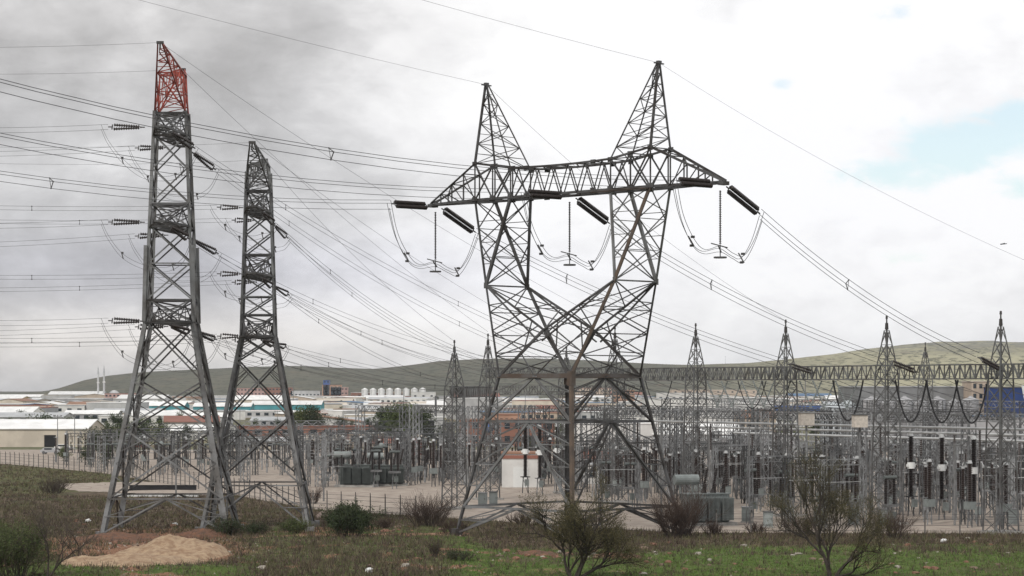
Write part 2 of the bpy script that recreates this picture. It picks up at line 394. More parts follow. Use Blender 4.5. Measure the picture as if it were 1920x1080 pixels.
def smooth(pts, n=6):
    pts = [Vector(p) for p in pts]; out = []
    for i in range(len(pts)-1):
        p0 = pts[max(i-1, 0)]; p1 = pts[i]; p2 = pts[i+1]; p3 = pts[min(i+2, len(pts)-1)]
        for k in range(n):
            t = k/n; out.append(.5*((2*p1)+(p2-p0)*t+(2*p0-5*p1+4*p2-p3)*t*t+(3*p1-p0-3*p2+p3)*t**3))
    return out+[pts[-1]]
def bundle(name, label, group, pts, offs, r, spacer_every=0, cat='power line', m=None):
    """a phase: several sub-conductors with clamps between them"""
    base = Vector(pts[0]); root = empty(name, base, 0, label, cat, group)
    pts = [Vector(p)-base for p in pts]
    hd = (pts[-1]-pts[0]); hd.z = 0; side = hd.normalized().cross(Vector((0, 0, 1)))
    for sx_, sz_ in offs:
        k = MB(); k.tube([p+side*sx_+Vector((0, 0, sz_)) for p in pts], r, 4); k.obj('conductor', m or WIRE, root)
    if spacer_every and len(offs) > 1:
        acc = spacer_every*.6
        for a, b in zip(pts, pts[1:]):
            acc += (b-a).length
            if acc > spacer_every:
                acc = 0; k = MB(); q = [side*x+Vector((0, 0, z)) for x, z in offs]
                k.bar(q[0], q[-1], .045); 
                for v in q: k.box(tuple(v), (.1, .1, .1))
                if len(q) > 2: k.bar(q[0], q[1], .06); k.bar(q[1], q[2], .06)
                k.obj('spacer_clamp', STEELD, root, tuple(b))
    return root
def span(a, b, sag, n=28):
    return [lerp(a, b, i/n)-Vector((0, 0, 4*sag*(i/n)*(1-i/n))) for i in range(n+1)]

AX, AY = 5.76, 240.0
A = empty('power_pylon', (AX, AY, 0), -R(45), 'large steel pylon with twin peaks and a wide horizontal beam carried on two splayed arms', 'pylon')
def Aw(u, v, z): return Vector((AX+.70711*(u+v), AY+.70711*(v-u), z))
def cor(h, z): return [Vector((-h, -h, z)), Vector((h, -h, z)), Vector((h, h, z)), Vector((-h, h, z))]
hz = lambda z: 8-3*z/15.7
LV = [15.7, 11.2, 2.7, 0]
# legs
for i in range(4):
    mb = MB(); a = cor(8.05, -.3)[i]; b = cor(5, 15.7)[i]; fa = 1 if a.x < 0 else -1
    mb.ang(a, b, (.34 if i == 1 else .38) if i in (1, 3) else .25, .14); mb.box((a.x, a.y, .15), (.9, .9, .7))
    mb.obj('leg', RUST if i == 1 else STEELD, A)
# lower body bracing, one mesh per face
for i in range(4):
    j = (i+1) % 4; mb = MB()
    T = [cor(hz(z), z) for z in LV]
    for k in range(3):
        kface(mb, T[k][i], T[k][j], T[k+1][i], T[k+1][j], .23 if k < 2 else .2, .09, (3, 4, 2)[k])
    for k in (1, 2): mb.ang(T[k][i], T[k][j], .22)
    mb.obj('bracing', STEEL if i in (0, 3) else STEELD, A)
mb = MB()
for i in range(4): mb.ang(cor(5, 15.7)[i], cor(5, 15.7)[(i+1) % 4], .42, .2)
mb.ang(cor(5, 15.6)[0], cor(5, 15.6)[2], .2); mb.ang(cor(5, 15.6)[1], cor(5, 15.6)[3], .2)
c = cor(5, 15.7)[1]; mb.box((c.x, c.y, 15.5), (.6, .6, 1.4)); c = cor(5, 15.7)[3]; mb.box((c.x, c.y, 15.5), (.6, .6, 1.2))
mb.obj('waist_ring', RUSTM, A)
# the V: arms from waist to pinch, centre window members
PZ = 25.0; CZ = 20.3
for su in (-1, 1):
    mb = MB(); mr = MB()
    for sv in (-1, 1):
        W = Vector((su*5, sv*5, 15.7)); Pn = Vector((su*8.9, sv*3, PZ)); Cn = Vector((0, sv*3.7, CZ)); Wo = Vector((-su*5, sv*5, 15.7))
        thick = (su < 0 and sv > 0) or (su > 0 and sv < 0)
        (mr if thick and su > 0 else mb).ang(W, Pn, .34 if thick else .21)
        mb.ang(Cn, Pn, .24); mb.ang(Cn, W, .24)
        mb.bar(Pn, lerp(Pn, Wo, .62), .14)
        # lacing outer chord / V chord / lower X
        for f, g in ((.25, .095), (.5, .38), (.78, .62)):
            mb.bar(lerp(W, Pn, f), lerp(Cn, Pn, g), .10)
        mb.bar(lerp(W, Pn, .25), lerp(Cn, W, .45), .10); mb.bar(lerp(W, Pn, .5), lerp(Cn, W, .45), .08)
        mb.bar(lerp(W, Pn, .78), lerp(Cn, Pn, .38), .08)
        mb.bar(lerp(Cn, W, .45), lerp(Cn, Pn, .2), .1)
        mb.bar(Vector((0, sv*5, 15.7)), lerp(Cn, W, .5), .1)
    # between front and back
    for f in (.0, .22, .45, .7):
        a0, b0 = lerp(Vector((su*5, -5, 15.7)), Vector((su*8.9, -3, PZ)), f), lerp(Vector((su*5, 5, 15.7)), Vector((su*8.9, 3, PZ)), f)
        f2 = {0: .22, .22: .45, .45: .7, .7: 1}[f]
        a1, b1 = lerp(Vector((su*5, -5, 15.7)), Vector((su*8.9, -3, PZ)), f2), lerp(Vector((su*5, 5, 15.7)), Vector((su*8.9, 3, PZ)), f2)
        mb.bar(a0, b1, .10); mb.bar(b0, a1, .10); mb.bar(a1, b1, .1)
    a0, a1, b0, b1 = Vector((0, -3.7, CZ)), Vector((su*8.9, -3, PZ)), Vector((0, 3.7, CZ)), Vector((su*8.9, 3, PZ))
    xpanels(mb, a0, a1, b0, b1, 2, .10)
    mb.obj('lower_arm', STEELD, A)
    if su > 0: mr.ang(Vector((8.9, -3, PZ)), Vector((12.1, -1.45, 33.9)), .36); mr.obj('rusty_chord', RUST, A)
    # upper arm
    mb = MB()
    for sv in (-1, 1):
        Pn = Vector((su*8.9, sv*3, PZ)); O = Vector((su*12.1, sv*1.45, 33.9)); I = Vector((su*6.9, sv*1.45, 33.9))
        if not (su > 0 and sv < 0): mb.ang(Pn, O, .36 if su < 0 and sv > 0 else .24)
        mb.ang(Pn, I, .28 if su*sv > 0 else .22)
        zigzag(mb, Pn, O, Pn, I, 4, .09, sv > 0)
    for uu in (12.1, 6.9):
        a0, a1 = Vector((su*8.9, -3, PZ)), Vector((su*uu, -1.45, 33.9)); b0, b1 = Vector((su*8.9, 3, PZ)), Vector((su*uu, 1.45, 33.9))
        xpanels(mb, a0, a1, b0, b1, 3, .095)
    mb.bar((su*8.9, -3, PZ), (su*8.9, 3, PZ), .15)
    for sv in (-1, 1): mb.box((su*8.9, sv*3.06, PZ), (.45, .05, .6))
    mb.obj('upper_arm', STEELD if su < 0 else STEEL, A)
    # peak
    mb = MB(); AP = Vector((su*11.9, 0, 46)); zt = lambda u: 37.7 if u > 10 else 36.9
    C = [Vector((su*uu, vv, zt(uu))) for uu, vv in ((12.1, -1.45), (6.9, -1.45), (6.9, 1.45), (12.1, 1.45))]
    for i in range(4):
        mb.ang(C[i], AP+Vector(((C[i].x-AP.x)*.03, C[i].y*.08, -.1)), .15 if i else .2)
        zigzag(mb, C[i], AP, C[(i+1) % 4], AP, 8, .07, i % 2)
    mb.box((AP.x, 0, 46.0), (.35, .45, .3)); mb.bar((AP.x, -.7, 45.9), (AP.x, .7, 45.9), .12)
    mb.obj('peak', STEELD, A)
# crossbeam
mb = MB()
tz = lambda u: 36.75+.15*(abs(u)/6.9)**2 if abs(u) <= 6.9 else (36.9+.8*(abs(u)-6.9)/5.2 if abs(u) <= 12.1 else 37.7-(abs(u)-12.1)/(20.1-12.1)*3.65)
wv = lambda u: 1.45 if abs(u) <= 12.1 else 1.45-(abs(u)-12.1)/8*1.2
us = [-20.1, -18.2, -16.2, -14.1, -12.1, -9.5, -6.9, -4.6, -2.3, 0, 2.3, 4.6, 6.9, 9.5, 12.1, 14.1, 16.2, 18.2, 20.1]
for sv in (-1, 1):
    for u0, u1 in zip(us, us[1:]):
        mb.ang((u0, sv*wv(u0), 33.9), (u1, sv*wv(u1), 33.9), .27, .2); mb.ang((u0, sv*wv(u0), tz(u0)), (u1, sv*wv(u1), tz(u1)), .22, .2)
        inner = abs(u0+u1) < 24
        um = (u0+u1)/2
        if inner and abs(um) < 7:
            mb.ang((u0, sv*wv(u0), 33.9), (um, sv*1.45, tz(um)), .15); mb.ang((u1, sv*wv(u1), 33.9), (um, sv*1.45, tz(um)), .15)
        else:
            lo, hi = (u0, u1) if um > 0 else (u1, u0)
            mb.ang((lo, sv*wv(lo), 33.9 if abs(um) > 12 else tz(lo)), (hi, sv*wv(hi), tz(hi) if abs(um) > 12 else 33.9), .13)
            if abs(um) < 12.2: mb.bar((lo, sv*wv(lo), 33.9), (hi, sv*wv(hi), tz(hi)), .12)
        if abs(u0) not in (0, 2.3, 4.6): mb.bar((u0, sv*wv(u0), 33.9), (u0, sv*wv(u0), tz(u0)), .11)
for i, (u0, u1) in enumerate(zip(us, us[1:])):
    for z in (0, 1):
        f = (lambda u: 33.9) if z == 0 else tz
        s = 1 if i % 2 else -1
        mb.bar((u0, s*wv(u0), f(u0)), (u1, -s*wv(u1), f(u1)), .1); mb.bar((u0, -wv(u0), f(u0)), (u0, wv(u0), f(u0)), .1)
for s in (-1, 1):
    mb.box((s*20, 0, 33.85), (.7, .9, .35))
    for u0 in (4.6, 6.9, 9.5, 12.1):
        for sv in (-1, 1): mb.box((s*u0, sv*1.5, 33.98), (.75, .05, .55)); mb.box((s*u0, sv*1.5, tz(u0)-.05), (.65, .05, .5))
mb.obj('crossbeam', STEELD, A)
mb = MB()
for u0, u1 in ((4.5, 12),): mb.ang((u0, -1.62, 33.78), (u1, -1.62, 33.78), .2)
mb.obj('rust_streaked_chord', RUST, A)
# insulators and jumpers
ends = {}
for u, nm in ((-19.6, 0), (0, 1), (19.6, 2)):
    bl = Vector((u, -6.2, 33.7)); br = Vector((u, 5.9, 31.3))
    string_pair('tension_string', (u, -.9, 33.75), bl, .235, A, .42, PORC, .2)
    string_pair('tension_string', (u, .9, 33.6), br, .235, A, .42, PORC, .2)
    s = MB(); s.discs((u, 0, 33.2), (u, 0, 28.1), .13, .17, 8, .4); o = s.obj('suspension_string', PORC, A)
    s = MB(); s.bar((u, 0, 28.1), (u, 0, 26.9), .07); s.bar((u-.5, -.75, 28.2), (u+.4, .6, 27.8), .1); s.bar((u-.3, .5, 27.4), (u+.3, -.6, 27.9), .1)
    s.cyl((u, 0, 26.95), (u, 0, 26.8), .62, n=10); s.obj('counterweight', STEELD, o)
    for k, (da, dz) in enumerate(((.25, .35), (-.3, .05), (.05, -.45))):
        pts = smooth([(u+da, -6.6, 33.7+dz), (u+da*.8, -5.6, 30.5+dz*.8), (u+da*.7, -4.0, 28.2+dz*.8), (u+da*.6, -2.4, 27.35+dz*.5), (u+da*.5, 0, 27.7+dz*.7), (u+da*.6, 1.8, 27.1+dz*.6), (u+da*.7, 3.3, 26.9+dz*.8), (u+da*.8, 4.9, 28.6+dz*.8), (u+da, 6.2, 31.1+dz)])
        s = MB(); s.tube(pts, .028, 4); s.obj('jumper_cable', WIRE, A)
        if k == 1:
            for q in (12, 36):
                s = MB(); c = pts[q]; s.bar(c+Vector((-.3, 0, .5)), c+Vector((.3, .1, -.45)), .1); s.box(tuple(c+Vector((.25, 0, .4))), (.3, .25, .22)); s.box(tuple(c+Vector((0, .1, -.4))), (.25, .25, .22)); s.obj('jumper_spacer', STEELD, A)
O3 = [(.3, .42), (-.3, .05), (.05, -.55)]
nmz = ['left', 'middle', 'right']
ORDL = ['from the left beam tip', 'from mid beam', 'from the right beam tip']
for k, u in enumerate((-19.6, 0, 19.6)):
    pts = [Aw(u, -6.2-L, 33.7-.0622*L+.001316*L*L) for L in [i*7 for i in range(0, 24)]]
    bundle('conductor_bundle', 'three-wire line rising left '+ORDL[k]+' of the twin-peaked pylon', 'conductors leaving the twin-peaked pylon', pts, O3, .03, 90)

# ---------------------------------------------------------------- lattice gantry columns and beams
G1A = Vector((13.0, 303.0, 0)); G1E = Vector((9.0, -15.6, 0))
def gcol(i): return G1A+G1E*i
EL = G1E.length; E1 = G1E.normalized(); N1 = Vector((-E1.y, E1.x, 0)); RZ = math.atan2(E1.y, E1.x)
_gp = {}
def lattice_column(loc, rz, h=22.3, bz=16.2, hb=1.25, label='', group='lattice columns of the long gantry', m=None):
    key = (h, bz, hb)
    if key not in _gp:
        root = empty('gantry_column', loc, rz)
        mb = MB(); tiers = [(0, hb), (bz, .85), (h-1.6, .18), (h, .1)]
        lv = [i*bz/10 for i in range(11)]+[bz+(h-1.6-bz)*f for f in (.33, .66, 1)]
        wd = lambda z: hb+(.85-hb)*z/bz if z <= bz else .85-(z-bz)/(h-1.6-bz)*.67
        for z0, z1 in zip(lv, lv[1:]):
            c0, c1 = cor(wd(z0), z0), cor(wd(z1), z1)
            for i in range(4):
                mb.bar(c0[i], c1[i], .12 if z0 < bz else .09); j = (i+1) % 4
                mb.bar(c0[i], c1[j], .055); mb.bar(c0[j], c1[i], .055); mb.bar(c1[i], c1[j], .05)
        mb.obj('lattice_shaft', m or GALVD, root)
        mb = MB(); mb.cyl((0, 0, h-2.2), (0, 0, h), .11, .07, 6); mb.cyl((0, 0, h-1.5), (0, 0, h-.8), .2, .16, 8); mb.cyl((0, 0, h-.35), (0, 0, h), .14, .1, 8); mb.obj('lightning_spike', STEELD, root)
        mb = MB(); mb.box((0, 0, .1), (hb*2+.8, hb*2+.8, .3)); mb.obj('footing', CONC, root)
        _gp[key] = root
    else:
        root = copy_tree(_gp[key]); root.location = loc; root.rotation_euler = (0, 0, rz)
    tag(root, label, 'gantry column', group); return root
def lattice_beam(a, b, z0, z1, wd, label, m=None, cw=.12, group=None, seg=.8):
    a, b = Vector((a[0], a[1], 0)), Vector((b[0], b[1], 0)); L = (b-a).length; n = max(2, int(L/seg)); mb = MB()
    rz = math.atan2((b-a).y, (b-a).x)
    root = empty('gantry_beam', (a.x, a.y, z0), rz, label, 'gantry beam', group)
    h = z1-z0
    for s in (-1, 1):
        for z in (0, h): mb.bar((0, s*wd/2, z), (L, s*wd/2, z), cw)
        for i in range(n):
            x0, x1 = L*i/n, L*(i+1)/n
            mb.bar((x0, s*wd/2, 0), (x1, s*wd/2, h), .07) if i % 2 else mb.bar((x0, s*wd/2, h), (x1, s*wd/2, 0), .07)
            mb.bar((x0, s*wd/2, 0), (x0, s*wd/2, h), .07)
    for i in range(n):
        x0, x1 = L*i/n, L*(i+1)/n
        for z in (0, h): mb.bar((x0, -wd/2, z), (x1, wd/2, z), .06)
    mb.obj('lattice_truss', m or GALVD, root); return root, L, rz
for i in range(0, 7):
    p = gcol(i); lattice_column(p, RZ, 22.3, 16.2, 1.25, 'tall grey spiked lattice column of the long gantry, %s from the left' % ORD[i+1])
g1, L1, _ = lattice_beam(gcol(-.05), gcol(6.2), 15.5, 16.95, 1.3, 'long grey lattice gantry beam running across the right half above the substation')
# left gantries
q = P(852, 0, 288); lattice_column((q.x, 288, 0), .6, 20.3, 14.6, 1.1, 'short spiked lattice column left of the twin-peaked pylon, outer one', 'left gantry columns')
q2 = P(915, 0, 312); lattice_column((q2.x, 312, 0), .6, 21.6, 14.6, 1.1, 'spiked lattice column close to the left arm of the twin-peaked pylon', 'left gantry columns')
lattice_beam((q.x, 288), (q2.x, 312), 13.4, 14.7, 1.1, 'short grey lattice beam joining the two columns left of the big pylon')
q3 = P(1062, 0, 330); lattice_column((q3.x, 330, 0), .3, 20.3, 15.6, 1.1, 'spiked lattice column seen through the centre of the twin-peaked pylon', 'left gantry columns')
lattice_beam((q2.x, 312), (G1A.x, G1A.y), 15.9, 17.1, 1.1, 'grey lattice beam seen behind the waist of the twin-peaked pylon')
lattice_beam((q3.x-9, 334), (q3.x+9, 326), 13.6, 14.8, 1.0, 'lower lattice beam behind the centre of the twin-peaked pylon')
q4 = P(1735, 0, 400); lattice_column((q4.x, 400, 0), .3, 22.1, 16.2, 1.25, 'distant spiked lattice column above the gantry between two taller ones on the right', 'distant gantry columns')
q5 = P(757, 0, 430); 

# phase lines from the big pylon down to the long gantry, earth wires
def onbeam(px, z=15.6):
    k = (px-960)/F; s = (k*G1A.y-G1A.x)/(G1E.x-k*G1E.y); p = gcol(s); return Vector((p.x, p.y, z))
for k, (u, px, sg) in enumerate(((-19.6, 1530, 1.0), (0, 1722, 1.2), (19.6, 1884, 1.3))):
    e_ = onbeam(px, 16.2); st = Aw(u, 5.9, 31.3); d = (e_-st).normalized(); e2 = e_-d*3.6-Vector((0, 0, .3))
    bundle('conductor_bundle', 'three-wire line dropping right '+ORDL[k]+' of the twin-peaked pylon', 'conductors from the twin-peaked pylon to the gantry', span(st, e2, sg), O3, .03, 28)
    s = string_pair('tension_string', Vector(e_-g1.location), Vector(e2-g1.location), .17, None, .35, PORC)
    M = Matrix.Rotation(-RZ, 4, 'Z'); s.parent = g1; s.rotation_euler = (0, 0, -RZ)
for su, L_, en in ((-11.9, 45, P(1470, 600, gcol(2).y)), (11.9, 28, P(2130, 573, gcol(5).y))):
    pts = [Aw(su, -L, 45.95+.07*L+.00035*L*L) for L in [i*8 for i in range(0, 20)]]
    w_ = 'left' if su < 0 else 'right'
    bundle('earth_wire', 'thin earth wire rising left from the %s peak of the twin-peaked pylon' % w_, 'earth wires', pts, [(0, 0)], .015, 0, 'earth wire')
    bundle('earth_wire', 'thin earth wire falling right from the %s peak of the twin-peaked pylon to the gantry' % w_, 'earth wires', span(Aw(su, 0, 45.95), en, 1.5), [(0, 0)], .015, 0, 'earth wire')

# ---------------------------------------------------------------- double-circuit strain towers
def strain_tower(cx, cy, rz, label, prof, arms, armlen, topz, hornz, levels, legw, redtop, headz, bigleg=None):
    T = empty('lattice_tower', (cx, cy, 0), rz, label, 'pylon')
    def hw(z):
        for (z0, h0), (z1, h1) in zip(prof, prof[1:]):
            if z <= z1: return h0+(h1-h0)*(z-z0)/(z1-z0)
        return prof[-1][1]
    zk = [p[0] for p in prof]
    for i in range(4):
        mb = MB()
        for z0, z1 in zip(zk, zk[1:]):
            a, b = cor(hw(z0), z0 if z0 else -.8)[i], cor(hw(z1), z1)[i]
            w_ = legw*(1 if z1 <= arms[0]+.1 else .8)
            mb.ang(a, b, w_, .16, 1 if a.x < 0 else -1, 1)
            if z0 == 0: mb.ang(lerp(a, b, .05)+Vector((.25 if a.x < 0 else -.25, .3 if a.y < 0 else -.3, 0)), b+Vector((.1 if a.x < 0 else -.1, .1 if a.y < 0 else -.1, 0)), w_*.6, .2)
        mb.box((cor(hw(0), 0)[i].x, cor(hw(0), 0)[i].y, -.1), (1, 1, .8))
        mb.obj('leg', STEEL, T)
    if bigleg:
        for i in range(4):
            mb = MB(); a, b = cor(hw(arms[0])+.12, arms[0])[i], cor(hw(bigleg)+.25, bigleg)[i]; mb.ang(a, b, legw*.9, .2, 1 if a.x < 0 else -1); mb.obj('leg_splice', STEEL, T)
    for i in range(4):
        j = (i+1) % 4; mb = MB()
        for n_, (z0, z1) in enumerate(zip(levels, levels[1:])):
            c0, c1 = cor(hw(z0), z0), cor(hw(z1), z1); low = z1 <= arms[0]+.1
            w_ = .17 if low else .15
            m0 = (z0, z1) == (levels[0], levels[1]) and z0 == 0
            if m0: kface(mb, c1[i], c1[j], c0[i], c0[j], .15, .08, 2); mb.bar(c1[i], c1[j], .14)
            else:
                mb.ang(c0[i], c1[j], w_, .25); mb.ang(c0[j], c1[i], w_, .25)
                if low:
                    m = lerp(c0[i], c1[j], hw(z0)/(hw(z0)+hw(z1)))
                    for p0, p1, q0 in ((c0[i], c1[i], c0[j]), (c0[j], c1[j], c0[i])):
                        for f in (.33, .66):
                            mb.bar(lerp(p0, p1, f), lerp(p0, q0, 0) if 0 else lerp(p0, m, f) if f < .5 else lerp(p1, m, (1-f)*1.2), .075)
                            mb.bar(lerp(p0, p1, .5), lerp(p0, m, .5), .07); mb.bar(lerp(p0, p1, .5), lerp(p1, m, .5), .07)
                if not low and any(abs(z1-a) < .3 for a in arms) or n_ % 2 == 1 and not low: mb.bar(c1[i], c1[j], .13)
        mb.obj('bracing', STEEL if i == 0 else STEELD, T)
    tips = []
    for k, az in enumerate(arms):
        for s in (-1, 1):
            mb = MB(); h = hw(az); h2 = hw(az+2.3); tip = Vector((0, s*armlen, az)); tw = .45
            bt = [Vector((x*h, s*h, az)) for x in (-1, 1)]; tp = [Vector((x*h2, s*h2, az+2.3)) for x in (-1, 1)]
            te = [Vector((x*tw, s*armlen, az)) for x in (-1, 1)]
            for q in (0, 1):
                mb.ang(bt[q], te[q], .2); mb.ang(tp[q], te[q], .17); zigzag(mb, bt[q], te[q], tp[q], te[q], 4, .09)
            xpanels(mb, bt[0], te[0], bt[1], te[1], 3, .1); mb.bar(te[0], te[1], .2); zigzag(mb, tp[0], te[0], tp[1], te[1], 3, .09)
            mb.obj('crossarm', STEELD, T); tips.append((k, s, tip))
        for zz in (az, az+2.3):
            mb = MB(); c = cor(hw(zz), zz)
            for q in range(4): mb.bar(c[q], c[(q+1) % 4], .18)
            mb.bar(c[0], c[2], .13); mb.bar(c[1], c[3], .13); mb.obj('arm_diaphragm', STEELD, T)
    # head section and earth wire horns
    hm = REDP if redtop else GALVD
    mb = MB(); c = cor(hw(topz), topz); c2 = cor(hw(topz)*.88, headz)
    for q in range(4):
        j = (q+1) % 4; mb.ang(c[q], c2[q], .15); mb.ang(c[q], c2[j], .11); mb.ang(c[j], c2[q], .11); mb.bar(c2[q], c2[j], .13); mb.bar(lerp(c[q], c2[q], .5), lerp(c[j], c2[j], .5), .08)
    mb.obj('head_section', hm, T)
    for s in (-1, 1):
        mb = MB(); ap = Vector((0, s*armlen, hornz)); f = [0, 1] if s < 0 else [3, 2]
        for q in f:
            dx = Vector((.2 if c[q].x > 0 else -.2, 0, 0))
            mb.ang(c[q], ap+dx, .14); mb.ang(c2[q], ap+dx, .14); zigzag(mb, c[q], ap+dx, c2[q], ap+dx, 6, .085, 0)
        zigzag(mb, c[f[0]], ap, c[f[1]], ap, 7, .085); zigzag(mb, c2[f[0]], ap, c2[f[1]], ap, 5, .085)
        o = mb.obj('earth_wire_horn', hm, T)
        mb = MB(); mb.bar(ap+Vector((-.35, 0, .0)), ap+Vector((.35, 0, 0)), .26); mb.bar(ap+Vector((0, 0, -.6)), ap, .16); mb.obj('horn_tip', STEELD, o)
    return T, tips
BX = P(322, 0, 245).x
B, btips = strain_tower(BX, 245, R(1.6), 'tallest lattice tower on the left, its top section painted red', [(0, 6.3), (21.2, 2.35), (42.7, 1.52)], [21.2, 30.9, 40.2], 10, 42.7, 48.4,
                        [0, 3.5, 10.5, 15.2, 21.2, 23.5, 27.2, 30.9, 33.3, 36.8, 40.2, 42.7], .4, True, 46.6, bigleg=29)
CX = P(485, 0, 252).x
C_, ctips = strain_tower(CX, 252, R(2.0), 'shorter unpainted lattice tower standing just right of the red-topped tower', [(0, 5.6), (19.9, 1.72), (37.2, 1.18)], [19.9, 26.2, 32.9], 9.3, 35.4, 39.4,
                         [0, 4.5, 11.5, 17.4, 19.9, 22.0, 24.1, 26.2, 28.5, 30.7, 32.9, 35.4], .3, False, 37.9)
def wpos(T, v): return T.matrix_basis @ Vector(v)
def rig(T, tips, tn, Lleft, right_end, slen, sr, ends_left, hang=True):
    T_inv = T.matrix_basis.inverted()
    for (k, s, tip) in tips:
        tw = wpos(T, tip); nf = 'near' if s < 0 else 'far'
        a = tw+Vector((-1.5 if tn == 'B' else -.9, 0, -.1)); le = ends_left[(k, s)]
        dl = (le-a).normalized(); b = a+dl*slen
        string_pair('tension_string', T_inv @ a, T_inv @ b, sr, T, .44, PORC, .22, conv=.3)
        re_, sg = right_end[(k, s)]; a2 = tw+Vector((.9, 0, -.5)); d2 = (re_[0]-a2)
        # string follows the start slope of the span
        d2 = d2/ d2.length; d2.z -= 4*sg/(re_[0]-a2).length*.9; d2.normalize(); b2 = a2+d2*(slen+.4)
        string_pair('tension_string', T_inv @ a2, T_inv @ b2, sr, T, .44, PORC, .22, conv=.3)
        lv = ['lowest', 'middle', 'top'][k]
        O2 = [(.0, .25), (.0, -.25)] if tn != 'C' else [(.0, .2), (.0, -.2)]
        who = 'red-topped tower' if tn == 'B' else 'shorter lattice tower'
        bundle('conductor_bundle', 'twin line leaving left from the %s %s arm of the %s' % (nf, lv, who), 'twin lines to the left', span(b, le, .5, 12), O2, .02, 40)
        bundle('conductor_bundle', 'twin line falling right from the %s %s arm of the %s' % (nf, lv, who), 'twin lines to the gantries', span(b2, re_[0], sg), O2, .02, 30)
        dr = 4.6 if tn == 'B' else 2.9; bb = b+dl*.7; cc = b2+d2*.5; low = min(bb.z, cc.z+1.5)-dr
        def jp(p, f, z, dz): return Vector((p.x*(1-f)+tw.x*f, p.y*(1-f)+tw.y*f, z+dz))
        for dz in (.22, -.22):
            pts = [bb+Vector((0, 0, dz)), jp(bb, .12, bb.z-dr*.33, dz), jp(bb, .36, bb.z-dr*.72, dz), jp(bb, .68, low+.35, dz), Vector((tw.x, tw.y, low+dz)), jp(cc, .6, low+.3, dz), jp(cc, .25, low*.6+cc.z*.4, dz), cc+Vector((0, 0, dz))]
            mb = MB(); mb.tube([T_inv @ p for p in smooth(pts)], .021, 4); mb.obj('jumper_cable', WIRE, T)
        for q in (pts[2], pts[5]):
            mb = MB(); c = T_inv @ q; mb.bar(c+Vector((-.1, 0, .6)), c+Vector((.1, 0, -.1)), .09); mb.box(tuple(c+Vector((0, 0, .5))), (.22, .2, .2)); mb.obj('jumper_spacer', STEELD, T)
    
XL = -420
ends_left = {(2, -1): P(XL, 232, 236), (2, 1): P(XL, 285, 258), (1, -1): P(XL, 412, 236), (1, 1): P(XL, 462, 258), (0, -1): P(XL, 590, 236), (0, 1): P(XL, 622, 258)}
RE = {(2, -1): ([P(1150, 690, 303)], 2.0), (2, 1): ([P(1075, 692, 306)], 2.4), (1, -1): ([P(925, 704, 310)], 2.0), (1, 1): ([P(1140, 696, 303)], 3.2), (0, -1): ([P(900, 728, 305)], 1.6), (0, 1): ([P(860, 728, 290)], 1.4)}
rig(B, btips, 'B', XL, RE, 3.6, .165, ends_left)
ends_left = {(2, -1): P(XL, 372, 246), (2, 1): P(XL, 402, 262), (1, -1): P(XL, 508, 246), (1, 1): P(XL, 540, 262), (0, -1): P(XL, 628, 246), (0, 1): P(XL, 640, 262)}
RE = {(2, -1): ([P(1000, 692, 306)], 3.0), (2, 1): ([P(970, 692, 306)], 3.0), (1, -1): ([P(910, 728, 308)], 2.2), (1, 1): ([P(1020, 692, 308)], 2.6), (0, -1): ([P(870, 728, 295)], 1.0), (0, 1): ([P(1010, 724, 328)], 1.0)}
rig(C_, ctips, 'C', XL, RE, 2.7, .13, ends_left)
for T, hz_, al, nm, e1_, e2_ in ((B, 48.4, 10, 'red-topped tower', P(1160, 614, 303), P(915, 622, 312)), (C_, 39.4, 9.3, 'shorter lattice tower', P(1062, 650, 330), P(852, 640, 288))):
    for s, en in ((-1, e1_), (1, e2_)):
        tp = wpos(T, (0, s*al, hz_)); nf = 'near' if s < 0 else 'far'
        bundle('earth_wire', 'thin earth wire falling right from the %s horn of the %s' % (nf, nm), 'earth wires', span(tp, en, 1.2), [(0, 0)], .016, 0, 'earth wire')
        bundle('earth_wire', 'thin earth wire running left from the %s horn of the %s' % (nf, nm), 'earth wires', span(tp, tp+Vector((-45, 0, .2)), .6, 10), [(0, 0)], .016, 0, 'earth wire')

# ---------------------------------------------------------------- substation equipment
def yl(s, n): p = G1A+E1*s+N1*n; return p       # s metres along the long gantry, n metres behind it
def pxof(p): return 960+F*p.x/p.y
def post_ins(mb, x, y, z0, h, r=.17, step=.2): mb.discs((x, y, z0), (x, y, z0+h), r, step, 7, .55)
def stand(mb, x, y, h, w=.28):
    for a in (-1, 1): mb.bar((x+a*w, y, 0), (x+a*w*.7, y, h), .11, .09)
    n = max(1, int(h/1.6))
    for i in range(n): z0, z1 = h*i/n, h*(i+1)/n; mb.bar((x-w*.9, y, z0 if i % 2 else z1), (x+w*.9, y, z1 if i % 2 else z0), .05)
def p_post():
    r = empty('post_insulator'); m = MB(); stand(m, 0, 0, 2.6); m.box((0, 0, 2.63), (.7, .7, .08)); m.obj('support_stand', GALV, r)
    m = MB(); post_ins(m, 0, 0, 2.67, 3.3, .23); m.obj('insulator_column', PORCB, r); m = MB(); m.cyl((0, 0, 5.97), (0, 0, 6.12), .2, .16, 8); m.bar((0, -.5, 6.15), (0, .5, 6.15), .1); m.obj('terminal_cap', WIREG, r); return r
